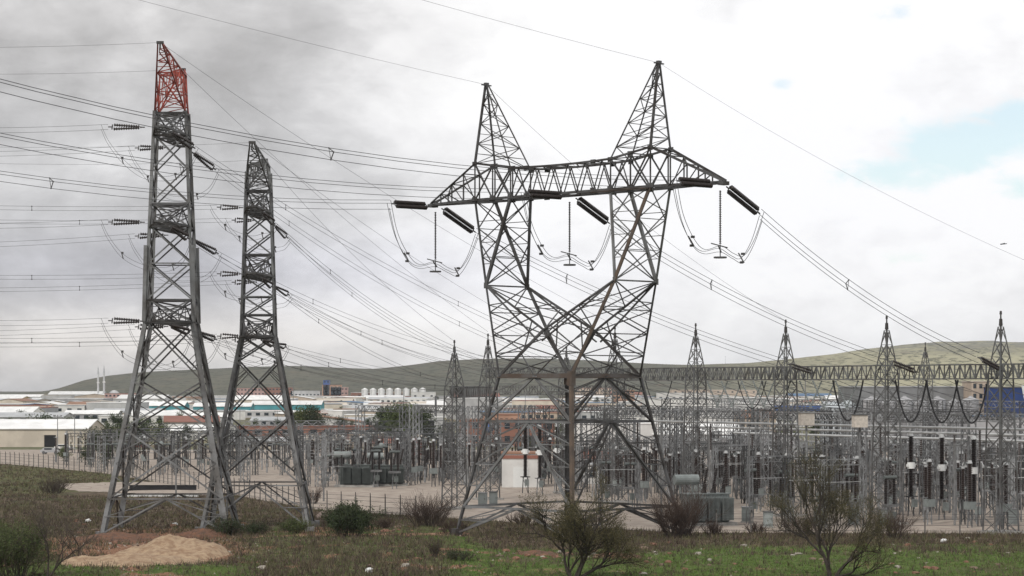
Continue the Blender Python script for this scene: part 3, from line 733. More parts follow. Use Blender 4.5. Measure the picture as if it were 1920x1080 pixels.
def p_breaker():
    r = empty('circuit_breaker'); m = MB(); stand(m, 0, 0, 2.2, .42); m.box((0, 0, 2.25), (1.1, 1.1, .12)); m.obj('support_stand', GALV, r)
    m = MB(); m.box((0, -.65, 1.5), (.5, .45, .9)); m.obj('drive_cabinet', TGREY, r)
    m = MB(); post_ins(m, 0, 0, 2.3, 3.1, .36, .18); m.obj('insulator_column', PORC, r)
    m = MB(); m.cyl((0, 0, 5.4), (0, 0, 6.1), .42, .42, 10); m.box((0, .0, 5.75), (1.1, .3, .3)); m.obj('interrupter_joint', WHITE, r)
    m = MB(); post_ins(m, 0, 0, 6.1, 3.0, .38, .18); m.obj('interrupter_column', PORC, r)
    m = MB(); m.cyl((0, 0, 9.1), (0, 0, 9.45), .3, .2, 10); m.bar((0, 0, 9.4), (0, .9, 9.5), .1); m.obj('terminal_cap', WIREG, r); return r
def p_ct():
    r = empty('current_transformer'); m = MB(); stand(m, 0, 0, 2.4, .3); m.box((0, 0, 2.65), (.85, .85, .5)); m.obj('support_stand', GALV, r)
    m = MB(); post_ins(m, 0, 0, 2.9, 2.7, .27, .2); m.obj('insulator_column', PORCB, r)
    m = MB(); m.lathe([(.25, 0), (.48, .15), (.52, .6), (.45, .85), (.2, 1.05)], (0, 0, 5.6), 10); m.bar((-.9, 0, 6.1), (.9, 0, 6.1), .12); m.obj('head_tank', TGREY, r); return r
def p_disc():
    r = empty('disconnector'); m = MB()
    for y in (-1.7, 1.7): stand(m, 0, y, 2.6, .2)
    m.bar((0, -2.1, 2.7), (0, 2.1, 2.7), .22, .2); m.obj('support_frame', GALV, r)
    for y in (-1.7, 0, 1.7):
        m = MB(); post_ins(m, 0, y, 2.8, 2.5, .2); m.obj('insulator_column', PORCB, r)
    m = MB(); m.bar((0, -1.9, 5.4), (0, 1.9, 5.4), .13); m.box((0, -1.7, 5.45), (.3, .4, .25)); m.box((0, 1.7, 5.45), (.3, .4, .25)); m.bar((0, 1.7, 5.5), (0, 2.2, 6.0), .08); m.obj('contact_arm', WIREG, r); return r
def p_arr():
    r = empty('surge_arrester'); m = MB(); m.cyl((0, 0, 0), (0, 0, 2.3), .16, .16, 8); m.box((0, 0, 2.3), (.5, .5, .1)); m.obj('support_post', GALV, r)
    m = MB(); post_ins(m, 0, 0, 2.35, 1.7, .15, .15); post_ins(m, 0, 0, 4.1, 1.7, .15, .15); m.obj('insulator_column', PORC, r)
    m = MB(); 
    for k in range(10):
        a, b = k*math.pi/5, (k+1)*math.pi/5; m.bar((.5*math.cos(a), .5*math.sin(a), 5.7), (.5*math.cos(b), .5*math.sin(b), 5.7), .06)
    m.bar((-.5, 0, 5.7), (.5, 0, 5.7), .05); m.obj('grading_ring', GALV, r); return r
def p_cvt():
    r = empty('voltage_transformer'); m = MB(); stand(m, 0, 0, 1.9, .3); m.obj('support_stand', GALV, r); m = MB(); m.box((0, 0, 2.3), (.9, .9, .8)); m.obj('base_tank', TGREY, r)
    m = MB(); post_ins(m, 0, 0, 2.7, 4.0, .3, .2); m.obj('insulator_column', PORCB, r); m = MB(); m.cyl((0, 0, 6.7), (0, 0, 7.0), .28, .18, 9); m.obj('terminal_cap', WIREG, r); return r
def p_cab():
    r = empty('control_cabinet'); m = MB(); m.box((0, 0, .9), (1.0, .6, 1.5)); m.obj('cabinet_body', TGREY, r); m = MB(); m.box((0, 0, 1.7), (1.15, .75, .09)); m.obj('rain_cover', GALV, r)
    m = MB(); m.box((0, 0, .08), (1.2, .8, .16)); m.obj('plinth', CONC, r); m = MB(); m.box((0, -.31, .9), (.85, .03, 1.3)); o = m.obj('door', TGREY, r); m = MB(); m.box((.32, -.34, .95), (.05, .05, .2)); m.obj('handle', STEELD, o); return r
def p_frame():
    r = empty('switchgear_frame'); m = MB(); W_, H_ = 5.4, 7.2
    for x in (-W_/2, W_/2):
        for y in (-.25, .25): m.bar((x-.25, y, 0), (x-.12, y, H_), .08); m.bar((x+.25, y, 0), (x+.12, y, H_), .08)
        for i in range(8): z0, z1 = H_*i/8, H_*(i+1)/8; m.bar((x-.24, -.25, z0), (x+.24, -.25, z1), .045); m.bar((x+.24, .25, z0), (x-.24, .25, z1), .045)
    for z in (H_-.6, H_): m.bar((-W_/2, -.25, z), (W_/2, -.25, z), .08); m.bar((-W_/2, .25, z), (W_/2, .25, z), .08)
    for i in range(9): x0, x1 = -W_/2+W_*i/9, -W_/2+W_*(i+1)/9; m.bar((x0, -.25, H_ if i % 2 else H_-.6), (x1, -.25, H_-.6 if i % 2 else H_), .05)
    m.bar((-W_/2, 0, 3.1), (W_/2, 0, 3.1), .1); m.obj('steel_frame', GALV, r)
    for x in (-1.7, 0, 1.7):
        m = MB(); m.discs((x, 0, H_-.6), (x, 0, H_-2.0), .12, .18, 6, .5); m.obj('hanging_insulator', PORCB, r)
        m = MB(); post_ins(m, x, 0, 3.15, 1.6, .18); m.obj('insulator_column', PORC, r)
    m = MB(); m.bar((-2.4, 0, 4.85), (2.4, .0, 4.85), .06); m.obj('contact_bar', WIREG, r); return r
def p_dark():
    r = empty('circuit_breaker'); m = MB(); stand(m, 0, 0, 2.4, .35); m.box((0, 0, 2.4), (1.6, .7, .3)); m.obj('support_stand', GALV, r)
    for x in (-.55, .55): m = MB(); post_ins(m, x, 0, 2.55, 2.7, .25, .18); m.obj('insulator_column', PORC, r)
    m = MB(); m.cyl((-.8, 0, 5.3), (.8, 0, 5.3), .2, n=8); m.obj('interrupter_head', TDARK, r); m = MB(); m.box((0, -.5, 1.4), (.5, .4, .8)); m.obj('drive_cabinet', TDARK, r); return r
PROTO = {}
DESC = {'post': 'brown post insulator on stand', 'breaker': 'black breaker column with white joint', 'ct': 'grey-headed current transformer', 'disc': 'disconnector on three brown insulators', 'arr': 'thin black surge arrester',
        'cvt': 'tall brown voltage transformer', 'cab': 'grey control cabinet', 'frame': 'grey steel frame with hanging insulators', 'dark': 'dark double-column breaker'}
CATS = {'post': 'insulator', 'breaker': 'circuit breaker', 'ct': 'current transformer', 'disc': 'disconnector', 'arr': 'surge arrester', 'cvt': 'voltage transformer', 'cab': 'cabinet', 'frame': 'steel frame', 'dark': 'circuit breaker'}
def put(kind, p, rz, where):
    if kind not in PROTO:
        r = {'post': p_post, 'breaker': p_breaker, 'ct': p_ct, 'disc': p_disc, 'arr': p_arr, 'cvt': p_cvt, 'cab': p_cab, 'frame': p_frame, 'dark': p_dark}[kind](); PROTO[kind] = r
    else: r = copy_tree(PROTO[kind])
    r.location = (p[0], p[1], .02); r.rotation_euler = (0, 0, rz)
    tag(r, None, CATS[kind], DESC[kind]+'s'); reg(r, DESC[kind], where); return r
def ok(p, m=2.2):
    x = pxof(p)
    if not (-30 < x < 1960 and inyard(p.x, p.y) and ydist(p.x, p.y) > m): return False
    py = HZ+F*ZC/p.y
    if 600 < x < 850 and py > 917: return False              # the empty gravel apron
    if 850 <= x < 1110 and py > 912 : return False
    if 1180 < x < 1400 and py > 955: return False
    if x < 600 and py > 893 and x > 215: return False
    return True
random.seed(11)
kinds = ['disc', 'dark', 'post', 'arr', 'frame', 'disc', 'post', 'cvt', 'dark', 'frame']
rown = 0
for r_, n in enumerate([-9.5, -5, 3.5, 6.5, 9.5, 13, 16, 19.5, 23, 27, 31, 35, 40, 46, 52, 59, 67, 76, 86, 98, 112]):
    kind = kinds[(r_*3+1) % 10] if n > 9 else {-9.5: 'frame', -5: 'dark', 3.5: 'cvt', 6.5: 'post'}[n]
    lst = []
    for k in range(-16, 14):
        s = (k+.5+(r_%3)*.33)*(6.2 if n < 30 else 5.4)+random.uniform(-.5, .5)
        p = yl(s, n)
        if p.y > 470 or not ok(p): continue
        if n > 40 and random.random() < .12: continue
        lst.append(p)
    if not lst: continue
    rown += 1
    where = 'in %s row from fence' % ordw(rown)
    for p in lst:
        kk = kind
        if random.random() < .16: kk = random.choice(['arr', 'cvt', 'arr', 'frame', 'dark'])
        put(kk, p, RZ+R(90), where)
# left field: rows running across the picture
for r_, Yd in enumerate((352, 362, 374, 386, 398, 410, 424, 438, 452, 466)):
    kind = ['dark', 'frame', 'post', 'disc', 'frame', 'arr', 'dark', 'frame', 'post', 'frame'][r_]; where = 'in %s left-field row' % ordw(r_+1)
    px = (150, 105)[Yd > 440] if Yd > 395 else 430
    while px < (640 if Yd < 380 else 860):
        p = Vector(((px-960)/F*Yd, Yd, 0)); px += random.uniform(17, 34)*(.85 if Yd > 420 else 1)*(1.6 if kind == 'frame' else 1)
        if ok(p, 3): put(kind if random.random() < .8 else random.choice(['arr', 'arr', 'cvt', 'ct']), p, random.uniform(-.1, .1), where).scale = (.85, .85, .85)
# breakers that stand out in front on the right
for px, py in ((1708, 968), (1766, 975), (1826, 984)):
    Y = depth(py); put('breaker', Vector(((px-960)/F*Y, Y, 0)), RZ+R(90), 'among the three in front')
for px, py in ((985, 925), (1012, 928), (1045, 922)):
    Y = depth(py); put('breaker', Vector(((px-960)/F*Y, Y, 0)), .3, 'before white-doored hut')
for px, py in ((905, 950), (925, 948), (1400, 980), (1440, 990), (1535, 985), (1600, 985), (1660, 985), (1900, 985)):
    Y = depth(py); put('cab', Vector(((px-960)/F*Y, Y, 0)), random.uniform(-.3, .3), 'near the fence')

# low lattice portals over the bays
portal_n = 0
def portal(a, b, z, label, w=.55, m=None):
    a, b = Vector(a), Vector(b); a.z = b.z = 0; d = b-a; rz = math.atan2(d.y, d.x); L = d.length
    root = empty('busbar_portal', (a.x, a.y, .02), rz, label, 'lattice portal', 'low lattice portals over the switchgear')
    for x in (0, L):
        mb = MB(); wd = w
        for i in range(10):
            z0, z1 = z*i/10, z*(i+1)/10
            c0 = [(x+q*wd, r*wd, z0) for q, r in ((-1, -1), (1, -1), (1, 1), (-1, 1))]; c1 = [(q[0], q[1], z1) for q in c0]
            for k in range(4): mb.bar(c0[k], c1[k], .11); mb.bar(c0[k], c1[(k+1) % 4], .06)
        mb.obj('lattice_column', m or GALV, root)
    mb = MB(); n = int(L/1.1)
    for s in (-.4, .4):
        for zz in (z-.9, z): mb.bar((0, s, zz), (L, s, zz), .1)
        for i in range(n):
            x0, x1 = L*i/n, L*(i+1)/n; mb.bar((x0, s, z-.9 if i % 2 else z), (x1, s, z if i % 2 else z-.9), .06)
    for i in range(0, n, 2): mb.bar((L*i/n, -.4, z), (L*(i+1)/n, .4, z), .05); mb.bar((L*i/n, -.4, z-.9), (L*(i+1)/n, .4, z-.9), .05)
    mb.obj('lattice_truss', m or GALV, root); return root
k = 0
for n in (10.5, 21, 34, 50, 70):
    for j in range(-5, 4):
        a, b = yl(j*19+1.5, n), yl(j*19+17, n)
        if ok(a, 1) and ok(b, 1) and a.y < 440: k += 1; reg(portal(a, b, 11.6 if n < 60 else 12.6, None), 'grey lattice portal behind the long gantry', '')
for i, (x0, x1, Yd, z) in enumerate(((440, 560, 395, 7.4), (560, 680, 395, 7.4), (620, 745, 372, 8.2), (745, 850, 372, 8.2), (200, 310, 455, 6.6), (310, 430, 450, 6.8), (330, 450, 405, 7.2), (840, 930, 380, 9), (930, 1030, 395, 9), (1090, 1190, 350, 10), (250, 330, 430, 6.6), (190, 330, 415, 6.2), (450, 560, 440, 7.6), (560, 700, 425, 8.2), (700, 840, 410, 8.8), (460, 600, 370, 7.0), (600, 760, 352, 8), (240, 420, 470, 7.4), (420, 640, 465, 8))):
    a, b = P(x0, 0, Yd), P(x1, 0, Yd+6); reg(portal(a, b, z, None), 'low grey lattice portal of the left field', '')
# pale tubular busbars on tall insulators
for q, n in enumerate((6.0, 11.5, 15.5)):
    nm = ('nearest', 'middle', 'farthest')[q]
    a, b = yl(-8+q*6, n), yl(101, n); d = b-a; root = empty('tubular_busbar', (a.x, a.y, 10.3-q*.75), RZ, 'long pale tubular busbar on the right, %s of three' % nm, 'busbar', 'pale tubular busbars')
    mb = MB(); mb.cyl((0, 0, 0), (d.length, 0, 0), .13, n=8); mb.obj('bus_tube', WIREG, root)
    for j in range(7):
        x = 4+j*16.5
        if x > d.length: break
        mb = MB(); mb.discs((x, 0, -3.4+q*.75), (x, 0, -.1), .17, .2, 7, .55); mb.obj('insulator_column', PORCB, root)
        mb = MB(); stand(mb, x, 0, 6.7, .3); 
        for i_, v in enumerate(mb.v): mb.v[i_] = (v[0], v[1], v[2]-10.28+q*.75)
        mb.obj('support_stand', GALV, root)
# hanging black jumper loops below the long gantry
for i, px in enumerate((1180, 1235, 1410, 1455, 1590, 1708, 1766, 1822)):
    p = onbeam(px, 15.4); w_ = 1.6; big = px > 1500
    if px < 1500: drop = 3.2
    else: drop = 4.4
    mb = MB(); pts = [Vector((w_*(t_/8)-0, 0, -drop*(1-(t_/8)**2))) for t_ in range(-8, 9)]
    mb.tube([Vector((v.x, v.x*-.2, v.z)) for v in pts], .10 if big else .06, 5)
    o = mb.obj('jumper_loop', WIREB, None, p); tag(o, 'black U-shaped jumper cable hanging under the long gantry beam, %s from the left' % ordw(i+1), 'cable', 'U-shaped jumpers under the long gantry')
# pale insulator V strings on the gantry
for i, px in enumerate((1345, 1372, 1410, 1432, 1520, 1545, 1588)):
    p = onbeam(px, 15.4); mb = MB(); mb.discs((-1.3, 0, 0), (0, 0, -2.9), .12, .2, 6, .5); mb.discs((1.3, 0, 0), (0, 0, -2.9), .12, .2, 6, .5); mb.box((0, 0, -3), (.3, .2, .2))
    o = mb.obj('insulator_string', TGREY, None, p); o.rotation_euler = (0, 0, RZ*.4); tag(o, 'pale V-shaped insulator string under the long gantry beam, %s from the left' % ordw(i+1), 'insulator', 'V strings under the long gantry')

# overhead droppers and strain wires inside the yard
k = 0
for n0, n1, z0, z1 in ((0, 21, 15.6, 11.6), (21, 50, 11.6, 11.6), (0, 34, 16, 11.8)):
    for j in range(0, 16):
        s = -4+j*6.1; a, b = yl(s, n0), yl(s, n1)
        if not (inyard(b.x, b.y) and -50 < pxof(a) < 2000): continue
        k += 1; mb = MB(); pts = span(Vector((a.x, a.y, z0)), Vector((b.x, b.y, z1)), .9, 10); mb.tube([q-Vector((a.x, a.y, z0)) for q in pts], .03, 4)
        o = mb.obj('strain_wire', WIRE, None, (a.x, a.y, z0)); tag(o, None, 'wire', 'wires strung over the switchgear'); reg(o, 'grey wire strung from gantry over switchgear', 'from %s metres back' % {0: 'zero', 21: 'twenty'}[n0] if 0 else ('by the %s span' % {21: 'short', 50: 'rear', 34: 'long'}[n1]))

# power transformers
def ptrans(px, py, rz, s, label, col, pillow=True):
    Y = depth(py); root = empty('power_transformer', ((px-960)/F*Y, Y, .02), rz, label, 'transformer', 'power transformers'); root.scale = (s, s, s)
    m = MB(); m.box((0, 0, .2), (7, 3.6, .4)); m.obj('plinth', CONC, root)
    m = MB(); m.box((0, 0, 2.1), (5.4, 2.2, 3.3)); m.box((0, 0, 3.82), (5.7, 2.5, .14)); 
    for i in range(8): m.box((-2.45+i*.7, -1.14, 2.1), (.12, .12, 3.2)); m.box((-2.45+i*.7, 1.14, 2.1), (.12, .12, 3.2))
    m.obj('tank', col, root)
    for side in (-1, 1):
        for g in range(3):
            m = MB(); x0 = -1.9+g*1.75
            for i in range(9): m.box((x0+i*.16, side*1.75, 2.0), (.05, .85, 2.7))
            m.bar((x0-.1, side*1.4, 3.3), (x0+1.45, side*1.4, 3.3), .16); m.bar((x0-.1, side*1.4, .75), (x0+1.45, side*1.4, .75), .16); m.obj('radiator', col, root)
    m = MB(); m.cyl((-3.9, 0, 5.5), (-.9, 0, 5.5), .62, n=16); m.bar((-3.2, 0, 3.8), (-3.2, 0, 5.0), .16); m.bar((-1.6, 0, 3.8), (-1.6, 0, 5.0), .16); m.obj('conservator', TGREY, root, smooth=False)
    for i, x in enumerate((-.2, 1.0, 2.2)):
        m = MB(); m.cyl((x, .2, 3.85), (x+.06, .2, 4.3), .3, .22, 10); m.discs((x+.06, .2, 4.3), (x+.6, .3, 6.9), .24, .2, 8, .55); m.obj('high_voltage_bushing', PORC, root)
        m = MB(); m.discs((x, -.8, 3.9), (x-.05, -1.0, 5.1), .15, .16, 8, .55); m.obj('low_voltage_bushing', PORCB, root)
    return root
ptrans(1322, 985, .25, .88, 'grey-green power transformer with pale conservator behind the bare bush right of the pylon', TGREY)
ptrans(668, 913, -.15, .85, 'dark green power transformer at the edge of the open gravel, left one', TDARK)
ptrans(728, 911, .1, .8, 'dark green power transformer at the edge of the open gravel, right one', TDARK)

# white service boxes on posts
for i, (px, py, yb) in enumerate(((1512, 786, 980), (1612, 790, 978))):
    Y = depth(yb); z = ZC-(py-HZ)*Y/F; r = empty('marshalling_box', ((px-960)/F*Y, Y, .02), .2, 'white box raised on a pole above the switchgear, %s one' % ('left', 'right')[i], 'box', 'white raised boxes')
    m = MB(); m.box((0, 0, z), (1.5, 1.0, 1.35)); m.obj('box_body', mat('cream_paint', (.66, .60, .53), .7), r); m = MB(); m.cyl((0, 0, 0), (0, 0, z-.68), .12, n=8); m.obj('pole', GALV, r)
    m = MB(); m.box((0, 0, z+.72), (1.7, 1.2, .1)); m.obj('rain_cover', GALV, r)

# fences
FP = mat('fence_post', (.16, .15, .14), .9)
def fence(pts, name, label, h=2.1, step=2.6, grp=None):
    root = empty('fence', (pts[0][0], pts[0][1], 0), 0, label, 'fence'); base = Vector((pts[0][0], pts[0][1], 0)); tops = []
    for a, b in zip(pts, pts[1:]):
        a, b = Vector((*a, 0)), Vector((*b, 0)); n = max(1, int((b-a).length/step))
        for i in range(n):
            p = lerp(a, b, i/n); p.z = ground(p.x, p.y); tops.append(p-base)
    me = None
    for p in tops:
        if me is None:
            m = MB(); m.bar((0, 0, -.3), (0, 0, h), .13); m.bar((0, 0, h), (.0, -.3, h+.35), .09); o = m.obj('fence_post', FP, root, p); me = o
        else: o = me.copy(); COL.objects.link(o); o.parent = root; o.location = p
    m = MB()
    for z in (.35, .9, 1.5, h-.1): 
        for a, b in zip(tops, tops[1:]): m.bar(a+Vector((0, 0, z)), b+Vector((0, 0, z)), .035)
    m.obj('wire_strands', WIRE, root); return root
fence([(-112, 480), (-96, 455), (-70, 409), (-44, 342)], 'f', 'long low fence of thin posts along the left edge of the gravel', step=2.7)
fence([(-43.5, 341), (-23.7, 286), (-9, 268)], 'f', 'wire fence of short posts before the open gravel apron', step=2.8)
fence([(17, 240.3), (55, 238.8), (95, 237.4)], 'f', 'thin wire fence along the near edge of the crowded yard', step=3.2)

# the huts inside the yard
GLASS = mat('window_glass', (.03, .04, .05), .15, 0, .3, 2, spec=.6)
COLR = {}
def cm(name, c, **k): return mat(name, c, k.pop('rough', .8), 0, k.pop('var', .18), k.pop('scale', .25))
def building(px0, px1, ytop, yb, wall, roof, label, cat='building', kind='flat', nwin=0, floors=1, depthm=None, rz=0, name='building', group=None, door=None, wh=None, wcol=None, rz_keep=False, Yd=None, band=None):
    Y = Yd or min(depth(yb), 2650); x0, x1 = (px0-960)/F*Y, (px1-960)/F*Y; W = x1-x0; z0 = 0
    H = ZC+(HZ-ytop)*Y/F-z0; D_ = depthm or min(max(W*.6, 8), 40); H = max(H, 2.2)
    root = empty(name, ((x0+x1)/2, Y+D_/2, z0), rz, label, cat, group)
    rh = 0 if kind == 'flat' else (min(H*.3, W*.18, 3.2))
    hw = H-rh
    m = MB(); m.box((0, 0, hw/2-.3), (W, D_, hw+.6))
    if kind == 'gable':     # ridge along x
        m._add([(-W/2, -D_/2, hw), (-W/2, D_/2, hw), (-W/2, 0, hw+rh), (W/2, -D_/2, hw), (W/2, D_/2, hw), (W/2, 0, hw+rh)], [(0, 2, 1), (3, 4, 5)])
    if kind == 'gable_front':
        m._add([(-W/2, -D_/2, hw), (W/2, -D_/2, hw), (0, -D_/2, hw+rh), (-W/2, D_/2, hw), (W/2, D_/2, hw), (0, D_/2, hw+rh)], [(0, 1, 2), (4, 3, 5)])
    m.obj('wall', wall, root); m = MB(); o_ = .35
    if kind == 'flat':
        m.box((0, 0, hw+.12), (W+.3, D_+.3, .25)); m.obj('roof', roof, root)
    elif kind == 'gable':
        for s in (-1, 1):
            a = [(-W/2-o_, s*(D_/2+o_), hw-.15), (W/2+o_, s*(D_/2+o_), hw-.15), (W/2+o_, 0, hw+rh+.05), (-W/2-o_, 0, hw+rh+.05)]; m._add(a+[(v[0], v[1], v[2]+.18) for v in a], [(0, 1, 2, 3), (7, 6, 5, 4), (0, 4, 5, 1), (1, 5, 6, 2), (2, 6, 7, 3), (3, 7, 4, 0)])
        m.obj('roof', roof, root)
    elif kind == 'gable_front':
        for s in (-1, 1):
            a = [(s*(W/2+o_), -D_/2-o_, hw-.15), (s*(W/2+o_), D_/2+o_, hw-.15), (0, D_/2+o_, hw+rh+.05), (0, -D_/2-o_, hw+rh+.05)]; m._add(a+[(v[0], v[1], v[2]+.18) for v in a], [(0, 1, 2, 3), (7, 6, 5, 4), (0, 4, 5, 1), (1, 5, 6, 2), (2, 6, 7, 3), (3, 7, 4, 0)])
        m.obj('roof', roof, root)
    if band:
        m = MB(); m.box((0, -D_/2-.05, hw-band[1]/2-.2), (W*.998, .12, band[1])); m.obj('painted_band', band[0], root)
    if nwin:
        fh = (hw)/floors; ww = min(W/nwin*.5, 2.2); wh_ = wh or min(1.5, fh*.45); base = None
        for f in range(floors):
            for i in range(nwin):
                x = -W/2+W*(i+.5)/nwin; z = fh*(f+.58)
                if door and f == 0 and abs(x-door[0]*W) < door[1]: continue
                if base is None: m = MB(); m.box((0, 0, 0), (ww, .1, wh_)); base = m.obj('window', wcol or GLASS, root, (x, -D_/2-.04, z))
                else: o = base.copy(); COL.objects.link(o); o.parent = root; o.location = (x, -D_/2-.04, z)
    if door:
        m = MB(); m.box((door[0]*W, -D_/2-.06, door[2]/2), (door[1], .12, door[2])); m.obj('door', door[3], root)
    return root
BW = cm('white_wall', (.70, .69, .67)); BC = cm('cream_wall', (.62, .55, .46)); BG = cm('grey_wall', (.36, .36, .37)); BR = cm('red_brick_wall', (.27, .135, .10)); BP = cm('pink_wall', (.46, .30, .27)); BO = cm('orange_wall', (.40, .25, .18))
BT = cm('teal_wall', (.08, .30, .34)); BB = cm('blue_wall', (.06, .12, .32)); BY = cm('ochre_wall', (.50, .36, .17)); BLG = cm('pale_grey_wall', (.50, .50, .50)); BTAN = cm('tan_wall', (.50, .41, .33)); BDG = cm('dark_grey_wall', (.23, .235, .24)); BN = cm('navy_wall', (.025, .050, .16))
RW = cm('white_roof', (.78, .78, .77)); RG = cm('grey_roof', (.42, .43, .44)); RR = cm('red_roof', (.27, .12, .09)); RB = cm('blue_roof', (.10, .17, .28)); RT = cm('rust_roof', (.28, .16, .11)); RBE = cm('beige_roof', (.56, .50, .42)); RDK = cm('dark_roof', (.12, .12, .125)); RSK = cm('sky_blue_roof', (.06, .30, .50)); RYE = cm('yellow_roof', (.58, .45, .16)); RCR = cm('crimson_roof', (.34, .04, .07))
NBK = cm('near_black', (.02, .02, .022)); REDD = cm('red_door', (.22, .03, .02))
building(941, 1012, 851, 914, BW, RT, 'white-walled hut with a red fascia inside the yard, left of the pylon centre', 'hut', 'flat', 0, 1, 7, name='control_hut', door=(.0, 2.2, 2.9, WHITE), band=(RR, .5))
building(1092, 1165, 846, 905, BLG, RR, 'grey hut with a dark red roof inside the yard, right of the pylon centre', 'hut', 'gable', 3, 1, 8, name='control_hut')
building(1100, 1145, 872, 908, BW, RG, 'small white cabin in front of the red-roofed grey hut', 'hut', 'flat', 2, 1, 3, name='cabin')
building(700, 762, 822, 852, BTAN, RR, 'tan house with a brown-red roof behind the left transformers', 'house', 'gable', 4, 1, 9, name='house')
building(764, 800, 817, 853, BC, BC, 'beige arched house with a red door behind the left transformers', 'house', 'gable_front', 0, 1, 9, name='house', door=(.08, 2.2, 3.6, REDD))
building(655, 716, 812, 838, BTAN, WHITE, 'low house under a bright white canopy roof', 'house', 'flat', 4, 1, 8, name='house')
building(560, 640, 818, 840, BC, RBE, 'low beige shed behind the foot of the shorter lattice tower', 'shed', 'gable', 4, 1, 9, name='shed')
building(430, 560, 822, 842, BC, RG, 'long low beige shed behind the shorter lattice tower', 'shed', 'gable', 6, 1, 9, name='shed')
building(445, 705, 800, 824, BR, RR, 'long low red brick yard building behind the two lattice towers', 'building', 'flat', 10, 1, 14, name='brick_building')
building(-60, 163, 789, 838, BC, RW, 'large cream warehouse with white roof and dark doorway at the left edge', 'warehouse', 'gable', 0, 1, 26, name='warehouse', door=(.19, 2.8, 2.9, NBK))  # near-black panel paints the shade inside the open doorway
building(-40, 60, 764, 795, BW, RW, 'white warehouse behind the cream one at the left edge', 'warehouse', 'gable', 5, 1, 25, name='warehouse')
building(-60, 118, 775, 798, BLG, RG, 'pale grey warehouse behind the small red sign at the left', 'warehouse', 'gable', 6, 1, 25, name='warehouse')
building(905, 975, 778, 836, BO, RT, 'orange brick building behind the left leg of the twin-peaked pylon', 'building', 'flat', 7, 2, 14, name='brick_building')
building(862, 1040, 788, 842, BR, RT, 'long brown brick building behind the left half of the twin-peaked pylon', 'building', 'flat', 9, 2, 14, Yd=590, name='brick_building')
building(975, 1055, 775, 805, BTAN, RT, 'tan block with red roof edge behind the pylon centre', 'building', 'flat', 6, 2, name='building')
building(1080, 1235, 795, 850, BW, RW, 'big white hall behind the right leg of the twin-peaked pylon', 'warehouse', 'flat', 0, 1, 30, name='warehouse')
building(1225, 1395, 798, 850, BLG, RW, 'wide pale hall with a white roof just right of the pylon', 'warehouse', 'gable', 0, 1, 30, name='warehouse')
building(1375, 1500, 808, 860, BG, RG, 'grey hall with a shallow roof behind the switchgear on the right', 'warehouse', 'gable_front', 0, 1, 26, name='warehouse')
building(1210, 1345, 748, 800, BW, RG, 'tall white building with a small dark window right of the pylon', 'building', 'flat', 6, 1, 25, name='building', wh=1.6)
building(1340, 1450, 757, 792, BLG, RW, 'pale building with white roof right of the pylon behind the hanging cables', 'building', 'flat', 0, 1, 25, name='building')
building(1262, 1305, 740, 758, BY, RYE, 'ochre block with yellow roof right of the pylon', 'building', 'gable', 5, 2, name='building')
building(1440, 1548, 760, 788, BW, RW, 'pale building with a blue band on the right', 'building', 'flat', 0, 1, 20, name='building', band=(BB, 2.2))
building(1452, 1546, 776, 800, BW, RCR, 'low white building with a crimson roof on the right', 'building', 'flat', 5, 1, 18, name='building')
building(1385, 1455, 770, 812, BTAN, RT, 'tan workshop with a rusty roof right of the pylon', 'workshop', 'gable', 5, 1, 20, name='workshop')
building(1615, 1830, 726, 860, BDG, RG, 'huge dark grey hall behind the three jumper loops', 'warehouse', 'flat', 0, 1, 40, name='warehouse', Yd=560)
building(1700, 1790, 770, 860, BG, RG, 'grey hall in front of the huge dark one on the right', 'warehouse', 'gable_front', 0, 1, 14, name='warehouse', Yd=530)
building(1822, 1856, 716, 860, BTAN, RBE, 'narrow beige block beside the navy building at the right', 'building', 'flat', 3, 7, 12, name='building', Yd=550)
nv = building(1853, 1990, 727, 850, BN, RDK, 'navy blue building with a white curve at the right edge', 'building', 'flat', 0, 1, 20, name='building', Yd=545)
m = MB(); m.tube(smooth([(-.5, -10.1, 15), (.6, -10.1, 10.5), (3, -10.1, 8.2), (6.5, -10.1, 7.3), (8.3, -10.1, 7.2)], 8), .32, 5); m.obj('painted_curve', WHITE, nv)
building(1820, 1960, 782, 860, BG, RB, 'low grey hall with a blue roof edge at the foot of the navy building', 'building', 'flat', 0, 1, 8, name='building', Yd=520)
# silos
SIL = mat('silo_metal', (.50, .54, .56), .5, .3, .2, .3)
def silo(px, r, ytop, Y, label, grp, mt=None):
    x = (px-960)/F*Y; H = ZC+(HZ-ytop)*Y/F; root = empty('silo', (x, Y, ground(x, Y)), 0, label, 'silo', grp); m = MB(); z = H-r*.5
    pr = []; k = int(z/1.2)
    for i in range(k): pr += [(r, z*i/k), (r*1.02, z*(i+.1)/k), (r, z*(i+.2)/k)]
    m.lathe([(r, -.5)]+pr+[(r, z)], n=20); m.obj('cylinder_wall', mt or SIL, root, smooth=False); m = MB(); m.lathe([(r*1.05, z), (r*.25, H-.3), (r*.2, H)], n=20); m.obj('cone_roof', mt or SIL, root)
    m = MB()
    for s in (-.25, .25): m.bar((s-r*.5, -r*.88-.15, 0), (s-r*.5, -r*.88-.15, z), .09)
    for i in range(int(z/.8)): m.bar((-.25-r*.5, -r*.88-.15, i*.8), (.25-r*.5, -r*.88-.15, i*.8), .06)
    m.obj('ladder', STEELD, root)
for i, (px, yt) in enumerate(((1562, 752), (1590, 750), (1652, 752), (1680, 755))): silo(px, 3.1, yt, 560+i*4, 'grey metal silo with conical roof, %s of four behind the right gantry' % ordw(i+1), 'grey silos on the right')
for i in range(8): silo(684+i*15.5, 3.6, 731, 2640, 'distant white-topped silo at the foot of the hill, %s from the left' % ordw(i+1), 'distant silos at the foot of the hill', RW)
